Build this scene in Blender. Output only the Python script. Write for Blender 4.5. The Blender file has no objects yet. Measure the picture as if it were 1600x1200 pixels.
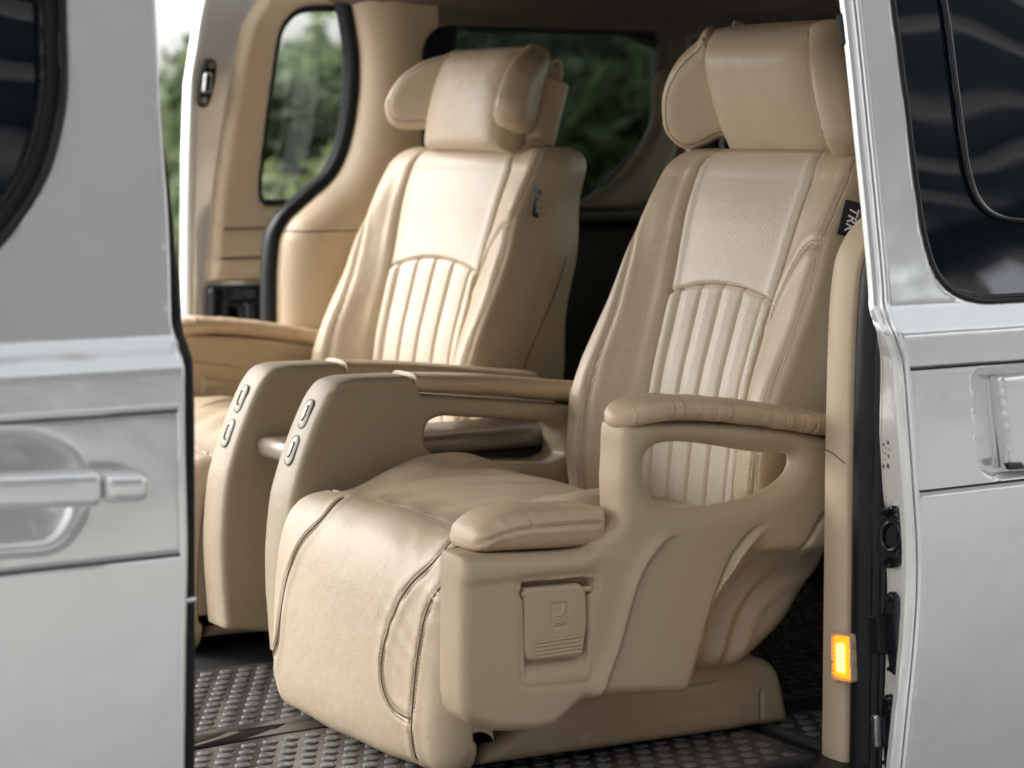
import bpy, math, random
import numpy as np
from mathutils import Vector, Matrix, Euler
random.seed(4)
SC = bpy.context.scene
# ---------------------------------------------------------------- camera, world, sun, exposure
F = 3400.; TH = math.radians(32.0); PT = math.atan(385/3400.); H = .84
FL = -.03                                    # cabin floor height
cam = bpy.data.objects.new('camera', bpy.data.cameras.new('camera'))
SC.collection.objects.link(cam); SC.camera = cam
cam.location = (0, 0, H)
cam.rotation_euler = Euler((math.radians(90)-PT, 0, -TH), 'XYZ')
cam.data.sensor_width = 36; cam.data.lens = 36*F/1600
cam.data.clip_start = .05; cam.data.clip_end = 600
cam.data.dof.use_dof = True; cam.data.dof.focus_distance = 3.15; cam.data.dof.aperture_fstop = 3.9
w = bpy.data.worlds.new('World'); SC.world = w; w.use_nodes = True
nt = w.node_tree; bg = nt.nodes['Background']
sky = nt.nodes.new('ShaderNodeTexSky'); sky.sky_type = 'NISHITA'; sky.sun_disc = False
SUN_EL, SUN_AZ = math.radians(40), math.radians(-40)      # azimuth measured from +Y towards +X
sky.sun_elevation = SUN_EL; sky.sun_rotation = SUN_AZ
sky.dust_density = 4; sky.air_density = 1.0; sky.ozone_density = 1.0
hs = nt.nodes.new('ShaderNodeHueSaturation'); hs.inputs['Saturation'].default_value = .14
nt.links.new(sky.outputs[0], hs.inputs['Color']); nt.links.new(hs.outputs[0], bg.inputs[0])
bg.inputs[1].default_value = .15
sl = bpy.data.lights.new('sun', 'SUN'); sl.energy = .5; sl.angle = math.radians(34); sl.color = (1, .95, .87)
so = bpy.data.objects.new('sun', sl); SC.collection.objects.link(so); so.location = (-4, 9, 8)
sd = Vector((math.sin(SUN_AZ)*math.cos(SUN_EL), math.cos(SUN_AZ)*math.cos(SUN_EL), math.sin(SUN_EL)))
so.rotation_euler = sd.to_track_quat('Z', 'Y').to_euler()
SC.view_settings.view_transform = 'Standard'; SC.view_settings.look = 'None'
SC.view_settings.exposure = 1.62; SC.view_settings.gamma = 1

# ---------------------------------------------------------------- geometry of the photograph
def ray(px, py):
    a = (px-800)/F; b = (600-py)/F
    fx, fy = math.sin(TH), math.cos(TH); c, s = math.cos(PT), math.sin(PT)
    return (fx*c + a*fy + b*fx*s, fy*c - a*fx + b*fy*s, -s + b*c)
def atY(px, py, Y):
    v = ray(px, py); t = Y/v[1]; return (v[0]*t, H+v[2]*t)      # -> X, Z
def atX(px, py, X):
    v = ray(px, py); t = X/v[0]; return (v[1]*t, H+v[2]*t)      # -> Y, Z
def TY(pts, Y): return [atY(p[0], p[1], Y) for p in pts]
def TF(pts, Yf):
    out = []
    for p in pts:
        Y = Yf(.6)
        for _ in range(6):
            X, Z = atY(p[0], p[1], Y); Y = Yf(Z)
        out.append((X, Z))
    return out

# ---------------------------------------------------------------- materials
def mat(name, col, rough=.5, metal=0., coat=0., spec=.5, noise=0., nscale=200., bump=0., bscale=300., var=0., vscale=3.):
    m = bpy.data.materials.new(name); m.use_nodes = True
    t = m.node_tree; b = t.nodes['Principled BSDF']
    b.inputs['Base Color'].default_value = (*col, 1); b.inputs['Roughness'].default_value = rough
    b.inputs['Metallic'].default_value = metal; b.inputs['Coat Weight'].default_value = coat
    b.inputs['Coat Roughness'].default_value = .04; b.inputs['Specular IOR Level'].default_value = spec
    tc = t.nodes.new('ShaderNodeTexCoord')
    if var > 0:
        n = t.nodes.new('ShaderNodeTexNoise'); n.inputs['Scale'].default_value = vscale; n.inputs['Detail'].default_value = 5
        t.links.new(tc.outputs['Object'], n.inputs['Vector'])
        mp = t.nodes.new('ShaderNodeMapRange'); mp.inputs[1].default_value = .3; mp.inputs[2].default_value = .7
        mp.inputs[3].default_value = 1-var; mp.inputs[4].default_value = 1+var
        t.links.new(n.outputs[0], mp.inputs[0])
        vm = t.nodes.new('ShaderNodeVectorMath'); vm.operation = 'SCALE'; vm.inputs[0].default_value = col
        t.links.new(mp.outputs[0], vm.inputs['Scale']); t.links.new(vm.outputs[0], b.inputs['Base Color'])
    if noise > 0:
        n = t.nodes.new('ShaderNodeTexNoise'); n.inputs['Scale'].default_value = nscale; n.inputs['Detail'].default_value = 3
        t.links.new(tc.outputs['Object'], n.inputs['Vector'])
        mp = t.nodes.new('ShaderNodeMapRange'); mp.inputs[3].default_value = rough-noise; mp.inputs[4].default_value = rough+noise
        t.links.new(n.outputs[0], mp.inputs[0]); t.links.new(mp.outputs[0], b.inputs['Roughness'])
    if bump > 0:
        v = t.nodes.new('ShaderNodeTexVoronoi'); v.inputs['Scale'].default_value = bscale; v.feature = 'F1'
        t.links.new(tc.outputs['Object'], v.inputs['Vector'])
        n2 = t.nodes.new('ShaderNodeTexNoise'); n2.inputs['Scale'].default_value = 26; n2.inputs['Detail'].default_value = 4
        t.links.new(tc.outputs['Object'], n2.inputs['Vector'])
        b1 = t.nodes.new('ShaderNodeBump'); b1.inputs['Strength'].default_value = bump; b1.inputs['Distance'].default_value = .0006
        t.links.new(v.outputs[0], b1.inputs['Height'])
        b2 = t.nodes.new('ShaderNodeBump'); b2.inputs['Strength'].default_value = bump; b2.inputs['Distance'].default_value = .006
        t.links.new(n2.outputs[0], b2.inputs['Height']); t.links.new(b1.outputs[0], b2.inputs['Normal'])
        t.links.new(b2.outputs[0], b.inputs['Normal'])
    return m
LC = (.53, .418, .287)
M = {}
M['leather'] = mat('cream_leather', LC, .41, bump=.38, bscale=420, noise=.07, nscale=60, var=.05, vscale=7)
M['leather_tan'] = mat('tan_leather', (.54, .40, .262), .40, bump=.35, bscale=420, noise=.07, nscale=60, var=.06, vscale=12)
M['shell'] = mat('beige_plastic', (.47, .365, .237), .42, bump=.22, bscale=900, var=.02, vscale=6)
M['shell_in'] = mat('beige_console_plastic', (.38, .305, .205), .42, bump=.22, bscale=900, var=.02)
M['trim'] = mat('warm_trim', (.58, .455, .31), .5, bump=.15, bscale=900, var=.02, vscale=4)
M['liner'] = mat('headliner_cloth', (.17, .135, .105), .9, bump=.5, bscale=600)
M['paint'] = mat('silver_paint', (.77, .775, .765), .17, metal=.45, coat=1.)
def ripple(m, scale, dist, det=2.):
    t = m.node_tree; b = t.nodes['Principled BSDF']; tc = t.nodes.new('ShaderNodeTexCoord')
    n = t.nodes.new('ShaderNodeTexNoise'); n.inputs['Scale'].default_value = scale; n.inputs['Detail'].default_value = det
    t.links.new(tc.outputs['Object'], n.inputs['Vector'])
    bp = t.nodes.new('ShaderNodeBump'); bp.inputs['Strength'].default_value = 1.; bp.inputs['Distance'].default_value = dist
    t.links.new(n.outputs[0], bp.inputs['Height']); t.links.new(bp.outputs[0], b.inputs['Normal'])
    if b.inputs['Coat Weight'].default_value > 0: t.links.new(bp.outputs[0], b.inputs['Coat Normal'])
ripple(M['paint'], 5., .004, 3.)
M['rubber'] = mat('black_rubber', (.008, .009, .011), .45, spec=.3, bump=.15, bscale=200)
M['black'] = mat('black_plastic', (.010, .012, .018), .3)
M['gloss_black'] = mat('gloss_black', (.006, .008, .012), .08)
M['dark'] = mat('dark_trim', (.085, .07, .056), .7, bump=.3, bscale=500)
M['steel'] = mat('steel', (.35, .35, .36), .3, metal=1)
M['black_metal'] = mat('black_metal', (.02, .02, .022), .28, metal=.6, noise=.1, nscale=60)
M['chrome'] = mat('chrome', (.6, .6, .62), .12, metal=1)
M['tray'] = mat('tray_pearl', (.36, .31, .26), .28, metal=.2)
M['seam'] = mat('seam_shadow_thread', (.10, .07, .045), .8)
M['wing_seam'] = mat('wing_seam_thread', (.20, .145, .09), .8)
M['thread'] = mat('thread', (.46, .36, .24), .7)
M['thread_light'] = mat('thread_light', (.62, .52, .38), .7)
M['stud'] = mat('lit_stud_rubber', (.125, .122, .122), .26, noise=.14, nscale=40, var=.3, vscale=9)  # paler than the sheet: light caught by the studs is put into the colour
M['mat'] = mat('grey_rubber_mat', (.06, .058, .058), .24, noise=.10, nscale=90, var=.15, vscale=30)
M['floor'] = mat('black_floor', (.012, .012, .013), .5, noise=.1, nscale=30)
M['white'] = mat('white_print', (.75, .75, .73), .6)
M['button'] = mat('pale_button', (.55, .50, .40), .35)
M['red'] = mat('red_plastic', (.30, .015, .012), .35)
M['ink'] = mat('green_black_ink', (.012, .03, .02), .35)
M['ground'] = mat('concrete', (.27, .268, .26), .8, var=.75, vscale=.11, bump=.3, bscale=60)  # broad colour noise paints sunlit and shaded patches onto the concrete
M['canopy'] = mat('canopy_sheet', (.07, .075, .08), .5, var=.1, vscale=.8)
M['beam'] = mat('canopy_steel', (.10, .10, .10), .5)
M['purlin'] = mat('galvanised_purlin', (.80, .80, .80), .5)
M['reflection_panel'] = mat('pale_reflection_panel', (.30, .31, .31), .6, var=.1, vscale=1.)  # for the added panels that the silver paint reflects
M['bark'] = mat('bark', (.07, .055, .04), .9, var=.3, vscale=10)

def perforated(name, col):
    m = mat(name, col, .42, noise=.05, nscale=60, var=.04, vscale=14)
    t = m.node_tree; b = t.nodes['Principled BSDF']
    tc = t.nodes.new('ShaderNodeTexCoord'); sp = t.nodes.new('ShaderNodeSeparateXYZ')
    t.links.new(tc.outputs['Object'], sp.inputs[0])
    def mth(op, a, bb=None):
        n = t.nodes.new('ShaderNodeMath'); n.operation = op
        for i, q in enumerate((a, bb)):
            if q is None: continue
            if isinstance(q, (int, float)): n.inputs[i].default_value = q
            else: t.links.new(q, n.inputs[i])
        return n.outputs[0]
    k = 2*math.pi/.0062
    cy = mth('COSINE', mth('MULTIPLY', sp.outputs[1], k)); cz = mth('COSINE', mth('MULTIPLY', sp.outputs[2], k))
    f = mth('MULTIPLY', cy, cz)
    mask = t.nodes.new('ShaderNodeMapRange'); mask.inputs[1].default_value = .35; mask.inputs[2].default_value = .85
    t.links.new(f, mask.inputs[0])
    sn = t.nodes.new('ShaderNodeSeparateXYZ'); t.links.new(tc.outputs['Normal'], sn.inputs[0])
    fm = t.nodes.new('ShaderNodeMapRange'); fm.inputs[1].default_value = .82; fm.inputs[2].default_value = .93; t.links.new(mth('ABSOLUTE', sn.outputs[0]), fm.inputs[0])
    mk_ = mth('MULTIPLY', mask.outputs[0], fm.outputs[0])
    mix = t.nodes.new('ShaderNodeMix'); mix.data_type = 'RGBA'
    src = b.inputs['Base Color'].links[0].from_socket
    t.links.new(src, mix.inputs['A']); mix.inputs['B'].default_value = (col[0]*.38, col[1]*.36, col[2]*.34, 1)
    t.links.new(mk_, mix.inputs['Factor']); t.links.new(mix.outputs['Result'], b.inputs['Base Color'])
    bp = t.nodes.new('ShaderNodeBump'); bp.invert = True; bp.inputs['Strength'].default_value = .5; bp.inputs['Distance'].default_value = .0008
    t.links.new(mk_, bp.inputs['Height']); t.links.new(bp.outputs[0], b.inputs['Normal'])
    return m
M['perf'] = perforated('perforated_leather', (.66, .565, .44))

def wrinkled():
    m = mat('wrinkled_leather', (.54, .40, .262), .38, var=.05, vscale=12)
    t = m.node_tree; b = t.nodes['Principled BSDF']
    tc = t.nodes.new('ShaderNodeTexCoord'); mp = t.nodes.new('ShaderNodeMapping')
    mp.inputs['Scale'].default_value = (60, 9, 9); mp.inputs['Rotation'].default_value = (0, .35, 0)
    t.links.new(tc.outputs['Object'], mp.inputs[0])
    n = t.nodes.new('ShaderNodeTexNoise'); n.inputs['Scale'].default_value = 1.; n.inputs['Detail'].default_value = 2.5; n.inputs['Distortion'].default_value = .8
    t.links.new(mp.outputs[0], n.inputs['Vector'])
    r = t.nodes.new('ShaderNodeMapRange'); r.inputs[1].default_value = .52; r.inputs[2].default_value = .68; r.interpolation_type = 'SMOOTHSTEP'
    t.links.new(n.outputs[0], r.inputs[0])
    bp = t.nodes.new('ShaderNodeBump'); bp.inputs['Strength'].default_value = .45; bp.inputs['Distance'].default_value = .0035
    t.links.new(r.outputs[0], bp.inputs['Height']); t.links.new(bp.outputs[0], b.inputs['Normal'])
    return m
M['wrinkle'] = wrinkled()

def glassm(name, tint, refl=1.0, rough=.02):
    m = bpy.data.materials.new(name); m.use_nodes = True; t = m.node_tree
    t.nodes.remove(t.nodes['Principled BSDF']); out = t.nodes['Material Output']
    tr = t.nodes.new('ShaderNodeBsdfTransparent'); tr.inputs[0].default_value = (*tint, 1)
    gl = t.nodes.new('ShaderNodeBsdfGlossy'); gl.inputs['Roughness'].default_value = rough; gl.inputs[0].default_value = (refl, refl, refl, 1)
    fr = t.nodes.new('ShaderNodeFresnel'); fr.inputs[0].default_value = 1.45
    mx = t.nodes.new('ShaderNodeMixShader'); t.links.new(fr.outputs[0], mx.inputs[0])
    t.links.new(tr.outputs[0], mx.inputs[1]); t.links.new(gl.outputs[0], mx.inputs[2]); t.links.new(mx.outputs[0], out.inputs[0])
    return m
M['clear'] = glassm('clear_glass', (.86, .88, .86), .8)
M['tint'] = glassm('privacy_glass', (.27, .31, .29), .5)
M['tint2'] = glassm('rear_glass', (.75, .80, .74), .6)
M['darkglass'] = mat('dark_tinted_glass', (.004, .007, .011), .012, spec=1.)
ripple(M['darkglass'], 2.2, .012, 1.)

def emis(name, col, s):
    m = bpy.data.materials.new(name); m.use_nodes = True; t = m.node_tree; b = t.nodes['Principled BSDF']
    b.inputs['Base Color'].default_value = (*col, 1); b.inputs['Emission Color'].default_value = (*col, 1); b.inputs['Emission Strength'].default_value = s
    b.inputs['Roughness'].default_value = .15
    return m
M['amber'] = emis('amber_lens', (.90, .22, .01), .75)
M['bulb'] = emis('bulb_glow', (1., .50, .08), 2.0)
def leafm(name, col):
    m = mat(name, col, .6, var=.35, vscale=2.); t = m.node_tree; b = t.nodes['Principled BSDF']; out = t.nodes['Material Output']
    tl = t.nodes.new('ShaderNodeBsdfTranslucent'); tl.inputs[0].default_value = (col[0]*1.3, col[1]*1.35, col[2]*1.1, 1)
    mx = t.nodes.new('ShaderNodeMixShader'); mx.inputs[0].default_value = .5
    t.links.new(b.outputs[0], mx.inputs[1]); t.links.new(tl.outputs[0], mx.inputs[2]); t.links.new(mx.outputs[0], out.inputs[0]); return m
M['leafA'] = leafm('leaf_mid', (.13, .165, .095)); M['leafB'] = leafm('leaf_dark', (.065, .085, .055)); M['leafC'] = leafm('leaf_light', (.19, .23, .11))

# ---------------------------------------------------------------- mesh helpers
def link(o, parent):
    SC.collection.objects.link(o)
    if parent: o.parent = parent
    return o
def mk(name, V, Fc, m, parent=None, flip=False, sharp=45, tr=None):
    V = np.asarray(V, float)
    if tr is not None: V = tr(V)
    me = bpy.data.meshes.new(name)
    fl = [tuple(int(i) for i in (f[::-1] if flip else f)) for f in Fc]
    me.from_pydata([tuple(v) for v in V.tolist()], [], fl); me.validate(); me.update()
    me.polygons.foreach_set('use_smooth', [True]*len(me.polygons))
    if sharp: me.set_sharp_from_angle(angle=math.radians(sharp))
    for q in (m if isinstance(m, (list, tuple)) else [m]): me.materials.append(q)
    return link(bpy.data.objects.new(name, me), parent)
def empty(name, loc, parent=None):
    o = bpy.data.objects.new(name, None); o.location = loc; o.empty_display_size = .1; return link(o, parent)
def tag(o, label=None, cat=None, group=None, kind=None):
    if label: o['label'] = label
    if cat: o['category'] = cat
    if group: o['group'] = group
    if kind: o['kind'] = kind
    return o
class MB:
    def __init__(s): s.V = []; s.F = []
    def add(s, V, Fc, flip=False):
        n = len(s.V); s.V += [tuple(map(float, v)) for v in V]; s.F += [tuple(int(i)+n for i in (f[::-1] if flip else f)) for f in Fc]
    def build(s, name, m, parent=None, **k): return mk(name, s.V, s.F, m, parent, **k)
def cr(pts, n=8, closed=True):
    P = np.asarray(pts, float); N = len(P); out = []
    rng = range(N if closed else N-1)
    for i in rng:
        if closed: a, b, c, d = P[(i-1) % N], P[i], P[(i+1) % N], P[(i+2) % N]
        else: a, b, c, d = P[max(i-1, 0)], P[i], P[i+1], P[min(i+2, N-1)]
        for k in range(n):
            t = k/n
            out.append(.5*((2*b)+(-a+c)*t+(2*a-5*b+4*c-d)*t*t+(-a+3*b-3*c+d)*t**3))
    if not closed: out.append(P[-1])
    return np.array(out)
def fillet(pts, r, n=6):
    """closed polygon with rounded corners; r may be a list"""
    P = np.asarray(pts, float); N = len(P); out = []
    for i in range(N):
        ri = r[i] if isinstance(r, (list, tuple)) else r
        a, b, c = P[i-1], P[i], P[(i+1) % N]
        u = a-b; v = c-b; lu = np.linalg.norm(u); lv = np.linalg.norm(v)
        if ri <= 0 or lu < 1e-9 or lv < 1e-9: out.append(b); continue
        q = min(ri, lu*.48, lv*.48); p0 = b+u/lu*q; p1 = b+v/lv*q
        for k in range(n+1):
            t = k/n; out.append((1-t)**2*p0+2*t*(1-t)*b+t*t*p1)
    return np.array(out)
def segdist(A, B, poly, closed=False):
    """distance to polyline, nearest point, side sign; A,B arrays"""
    P = np.asarray(poly, float); Q = np.roll(P, -1, 0) if closed else P[1:]; P0 = P if closed else P[:-1]
    best = np.full(A.shape, 1e9); nx = np.zeros(A.shape); ny = np.zeros(A.shape); sg = np.zeros(A.shape); tt = np.zeros(A.shape)
    L = 0.
    for (p, q) in zip(P0, Q):
        d = q-p; l2 = d@d
        if l2 < 1e-14: continue
        t = np.clip(((A-p[0])*d[0]+(B-p[1])*d[1])/l2, 0, 1)
        cx = p[0]+t*d[0]; cy = p[1]+t*d[1]; r = (A-cx)**2+(B-cy)**2
        m = r < best
        best = np.where(m, r, best); nx = np.where(m, cx, nx); ny = np.where(m, cy, ny)
        sg = np.where(m, np.sign(d[0]*(B-p[1])-d[1]*(A-p[0])), sg); tt = np.where(m, L+t*math.sqrt(l2), tt)
        L += math.sqrt(l2)
    return np.sqrt(best), nx, ny, sg, tt, L
def inside(A, B, poly):
    P = np.asarray(poly, float); c = np.zeros(A.shape, bool); Q = np.roll(P, -1, 0)
    for p, q in zip(P, Q):
        if p[1] == q[1]: continue
        cond = ((p[1] > B) != (q[1] > B)) & (A < (q[0]-p[0])*(B-p[1])/(q[1]-p[1])+p[0])
        c ^= cond
    return c
def rp(s, r): 
    k = np.clip(s, 0, r); return r-np.sqrt(np.maximum(r*r-(r-k)**2, 0))
def relief(outline, holes, h, front, back, ext=None):
    """solid from a 2D region: verts (a,b,c); front/back: fn(a,b,s)->c"""
    O = np.asarray(outline, float); a0, b0 = O.min(0)-h; a1, b1 = O.max(0)+h
    na = int((a1-a0)/h)+2; nb = int((b1-b0)/h)+2
    A, B = np.meshgrid(a0+np.arange(na)*h, b0+np.arange(nb)*h, indexing='ij')
    D, NX, NY, *_ = segdist(A, B, O, True); S = np.where(inside(A, B, O), D, -D)
    for hl in holes:
        d, nx, ny, *_ = segdist(A, B, hl, True); s = np.where(inside(A, B, hl), -d, d)
        m = s < S; S = np.where(m, s, S); NX = np.where(m, nx, NX); NY = np.where(m, ny, NY)
    cs = (S[:-1, :-1]+S[1:, :-1]+S[1:, 1:]+S[:-1, 1:])/4
    keep = cs > 0
    cnt = np.zeros(A.shape, int); cnt[:-1, :-1] += keep; cnt[1:, :-1] += keep; cnt[1:, 1:] += keep; cnt[:-1, 1:] += keep
    used = cnt > 0; bd = used & (cnt < 4)
    A = np.where(bd, NX, A); B = np.where(bd, NY, B); S = np.where(bd, 0, np.maximum(S, 0))
    Bp = np.pad(bd, 1); nb8 = np.zeros(A.shape, bool)
    for di in (0, 1, 2):
        for dj in (0, 1, 2): nb8 |= Bp[di:di+A.shape[0], dj:dj+A.shape[1]]
    r2 = used & ~bd & nb8 & (S < 1.9*h); dx = A-NX; dy = B-NY; L_ = np.sqrt(dx*dx+dy*dy)+1e-9; tgt = np.clip(S, .75*h, 1.0*h)
    A = np.where(r2, NX+dx/L_*tgt, A); B = np.where(r2, NY+dy/L_*tgt, B); S = np.where(r2, tgt, S)
    idx = -np.ones(A.shape, int); idx[used] = np.arange(used.sum())
    a, b, s = A[used], B[used], S[used]; n = len(a)
    cf = front(a, b, s); cb = back(a, b, s) if callable(back) else np.full(n, back)
    V = np.concatenate([np.stack([a, b, cf], 1), np.stack([a, b, cb], 1)])
    I, J = np.nonzero(keep); f1 = np.stack([idx[I, J], idx[I+1, J], idx[I+1, J+1], idx[I, J+1]], 1)
    faces = f1.tolist()+[[q[3]+n, q[2]+n, q[1]+n, q[0]+n] for q in f1.tolist()]
    K = np.pad(keep, 1)
    def side(mask, i0, j0, i1, j1):
        I, J = np.nonzero(mask)
        for i, j in zip(I, J):
            p, q = idx[i+i0, j+j0], idx[i+i1, j+j1]; faces.append([q, p, p+n, q+n])
    side(keep & ~K[1:-1, :-2], 0, 0, 1, 0); side(keep & ~K[1:-1, 2:], 1, 1, 0, 1)
    side(keep & ~K[:-2, 1:-1], 0, 1, 0, 0); side(keep & ~K[2:, 1:-1], 1, 0, 1, 1)
    return V, faces
def toXZ(y0, sgn=-1):       # (a,b,c) -> (X, y0+sgn*c, Z)
    return lambda V: np.stack([V[:, 0], y0+sgn*V[:, 2], V[:, 1]], 1)
def grid(nu, nv, fn):       # fn(U,V arrays 0..1)-> X,Y,Z
    U, Vv = np.meshgrid(np.linspace(0, 1, nu), np.linspace(0, 1, nv), indexing='ij')
    X, Y, Z = fn(U, Vv); P = np.stack([X.ravel(), Y.ravel(), Z.ravel()], 1)
    Fc = [(i*nv+j, (i+1)*nv+j, (i+1)*nv+j+1, i*nv+j+1) for i in range(nu-1) for j in range(nv-1)]
    return P, Fc
def rings(R, closed=True, cap=True):
    n = len(R[0]); V = np.concatenate(R); Fc = []
    for i in range(len(R)-1):
        for j in range(n if closed else n-1):
            k = (j+1) % n; Fc.append((i*n+j, i*n+k, (i+1)*n+k, (i+1)*n+j))
    if cap: Fc.append(tuple(range(n))[::-1]); Fc.append(tuple((len(R)-1)*n+j for j in range(n)))
    return V, Fc
def tube(path, r, n=8, closed=False, squash=None, cap=True):
    P = [Vector(p) for p in path]; R = []; N = len(P)
    up = None
    for i, p in enumerate(P):
        t = (P[(i+1) % N]-P[i-1]) if closed else (P[min(i+1, N-1)]-P[max(i-1, 0)])
        t.normalize()
        if up is None: up = Vector((0, 0, 1)) if abs(t.z) < .9 else Vector((1, 0, 0))
        s = t.cross(up).normalized(); up = s.cross(t).normalized()
        ri = r[i] if hasattr(r, '__len__') else r
        R.append(np.array([p+s*math.cos(2*math.pi*k/n)*ri*(squash or 1)+up*math.sin(2*math.pi*k/n)*ri for k in range(n)]))
    if closed:
        n_ = len(R); V = np.concatenate(R); Fc = [(i*n+j, i*n+(j+1) % n, ((i+1) % n_)*n+(j+1) % n, ((i+1) % n_)*n+j) for i in range(n_) for j in range(n)]
        return V, Fc
    return rings(R, True, cap)
def boxv(c, s, bev=.003, rot=None):
    """bevelled box"""
    hx, hy, hz = [q/2 for q in s]; b = min(bev, hx*.9, hy*.9, hz*.9); V = []; 
    R = []
    def loop(hx, hy, z, b):
        o = []
        for cx, cy, a0 in ((hx-b, hy-b, 0), (-hx+b, hy-b, 90), (-hx+b, -hy+b, 180), (hx-b, -hy+b, 270)):
            for k in range(4):
                a = math.radians(a0+30*k); o.append((cx+b*math.cos(a), cy+b*math.sin(a), z))
        return np.array(o)
    for z, q in ((-hz, b), (-hz+b*.3, b*.4), (-hz+b, 0), (hz-b, 0), (hz-b*.3, b*.4), (hz, b)):
        R.append(loop(hx-q, hy-q, z, max(b-q*.5, b*.3)))
    V, Fc = rings(R)
    if rot is not None: V = np.array([rot @ Vector(v) for v in V])
    return V+np.array(c), Fc
def sweep_path(path, prof):
    """path: (X,Z) polyline; prof: (Y, offset along the outward normal) -> open strip"""
    P = np.asarray(path); T = np.gradient(P, axis=0); T /= np.linalg.norm(T, axis=1)[:, None]; Nn = np.stack([-T[:, 1], T[:, 0]], 1)
    R = [np.array([(p[0]+n[0]*o, y, p[1]+n[1]*o) for (y, o) in prof]) for p, n in zip(P, Nn)]
    return rings(R, False, False)
def gs(d, w): return np.exp(-(d/w)**2)
def sm(x, a, b): t = np.clip((x-a)/(b-a), 0, 1); return t*t*(3-2*t)
def stitch(mb, pts, step=.0062, ln=.0042, r=.0010):
    P = np.asarray(pts, float); d = np.r_[0, np.cumsum(np.linalg.norm(np.diff(P, axis=0), axis=1))]
    s = 0
    while s+ln < d[-1]:
        a = [np.interp(s, d, P[:, k]) for k in range(3)]; b = [np.interp(s+ln, d, P[:, k]) for k in range(3)]
        mb.add(*tube([a, b], r, 4)); s += step

# ================================================================ the setting
g = 120.
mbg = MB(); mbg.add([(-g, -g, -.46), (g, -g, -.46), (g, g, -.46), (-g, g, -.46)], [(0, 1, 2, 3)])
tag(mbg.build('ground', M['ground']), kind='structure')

# ---------------------------------------------------------------- the van
VAN = empty('van', (2.0, 3.16, -.46)); tag(VAN, 'silver van seen from the side with its sliding doors open and beige trim inside', 'van')
VI = np.array([2.0, 3.16, -.46])
def vb(name, V, Fc, m, parent=VAN, **k):
    return mk(name, np.asarray(V)-VI, Fc, m, parent, **k)

def bodyY(y0):
    def f(z):
        z = np.asarray(z, float)
        return y0+.030*sm(z, .585, .626)+np.maximum(z-.625, 0)*.17+.035*np.maximum(.40-z, 0)**1.5
    return f
fd = bodyY(2.21); sdr = bodyY(2.10)
ZL1, ZL2 = .541, .380       # the two panel lines
def bands(z, dep=.006):
    return -dep*sm(z, ZL2-.002, ZL2+.004)*(1-sm(z, ZL1-.004, ZL1+.002)) - .004*gs(z-ZL1, .0022) - .004*gs(z-ZL2, .0022)
# front door
edge = TF([(240, -60), (243, 0), (250, 150), (262, 330), (266, 420), (268, 500), (278, 535), (285, 560), (290, 700), (293, 850), (290, 1030), (288, 1260)], fd)
outl = [(-.25, edge[0][1])]+edge+[(-.25, edge[-1][1])]
win = cr(TF([(80, -400), (90, -200), (95, -60), (98, 60), (98, 150), (82, 235), (55, 300), (0, 378), (-60, 440), (-140, 500), (-260, 520), (-400, 520), (-430, 400), (-430, -400)], fd), 5)
winout = win[win[:, 1] < 5]
bowl = fillet(TF([(-160, 682), (70, 676), (138, 720), (140, 800), (100, 858), (-160, 878)], fd), [.05, .035, .05, .05, .04, .05])
def doorfront(a, b, s, yf, y0, bowls=(), r=.006, dep=.006):
    c = y0-yf(b)+bands(b, dep)-rp(s, r)
    for bl, dp, sf in bowls:
        d, *_ = segdist(a, b, bl, True); q = np.where(inside(a, b, bl), d, -d)
        c = c-dp*sm(q, -.006, sf)
    return c
V, Fc = relief(outl, [win], .004, lambda a, b, s: doorfront(a, b, s, fd, 2.21, [(bowl, .060, .052)]), lambda a, b, s: 2.21-fd(b)-.09)
FDOOR = vb('front_door', toXZ(2.21)(V), Fc, M['paint'], flip=False)
def gap_line(yf, x0, x1, parent, skip=None):
    mb = MB()
    for z in (ZL1, ZL2): mb.add(*tube([(x, float(yf(z))+.0045, z) for x in np.linspace(x0, x1, 4)], .0017, 6))
    return mb
for z_ in (ZL1, ZL2):
    xe = np.interp(-z_, [-q[1] for q in edge], [q[0] for q in edge])-.004
    V, Fc = tube([(x, float(fd(z_))+.0035, z_) for x in np.linspace(.3, xe, 4)], .0016, 6); vb('panel_gap', V, Fc, M['rubber'], FDOOR)
# folded hem along the rear edge
Eh = cr([e for e in edge if e[1] < 1.1], 6, False)
V, Fc = tube([(x-.0035, float(fd(z))+.0045, z) for x, z in Eh], .0048, 10); vb('door_hem', V, Fc, M['paint'], FDOOR)
V, Fc = tube([(x, float(fd(z))+.002, z) for x, z in win if z < 1.15 and x > -.2], .0065, 8); vb('window_bead', V, Fc, M['rubber'], FDOOR)
# window seal and glass
def ring_panel(name, outer, inner, yf, y0, lift, th, m, h=.004, r=.004, parent=VAN):
    V, Fc = relief(outer, [inner], h, lambda a, b, s: y0-yf(b)+lift-rp(s, r), lambda a, b, s: y0-yf(b)+lift-th)
    return vb(name, toXZ(y0)(V), Fc, m, parent)
def offset(poly, d):
    P = np.asarray(poly); T = np.roll(P, -1, 0)-np.roll(P, 1, 0); T /= np.linalg.norm(T, axis=1)[:, None]+1e-12
    N = np.stack([T[:, 1], -T[:, 0]], 1)
    area = np.sum(P[:, 0]*np.roll(P[:, 1], -1)-np.roll(P[:, 0], -1)*P[:, 1])
    return P+N*d*(1 if area > 0 else -1)
ring_panel('window_seal', offset(win, .001), offset(win, -.022), fd, 2.21, -.004, .02, M['rubber'], parent=FDOOR)
ring_panel('chrome_window_trim', offset(win, -.0205), offset(win, -.0245), fd, 2.21, -.001, .012, M['black_metal'], h=.002, r=.002, parent=FDOOR)
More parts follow.
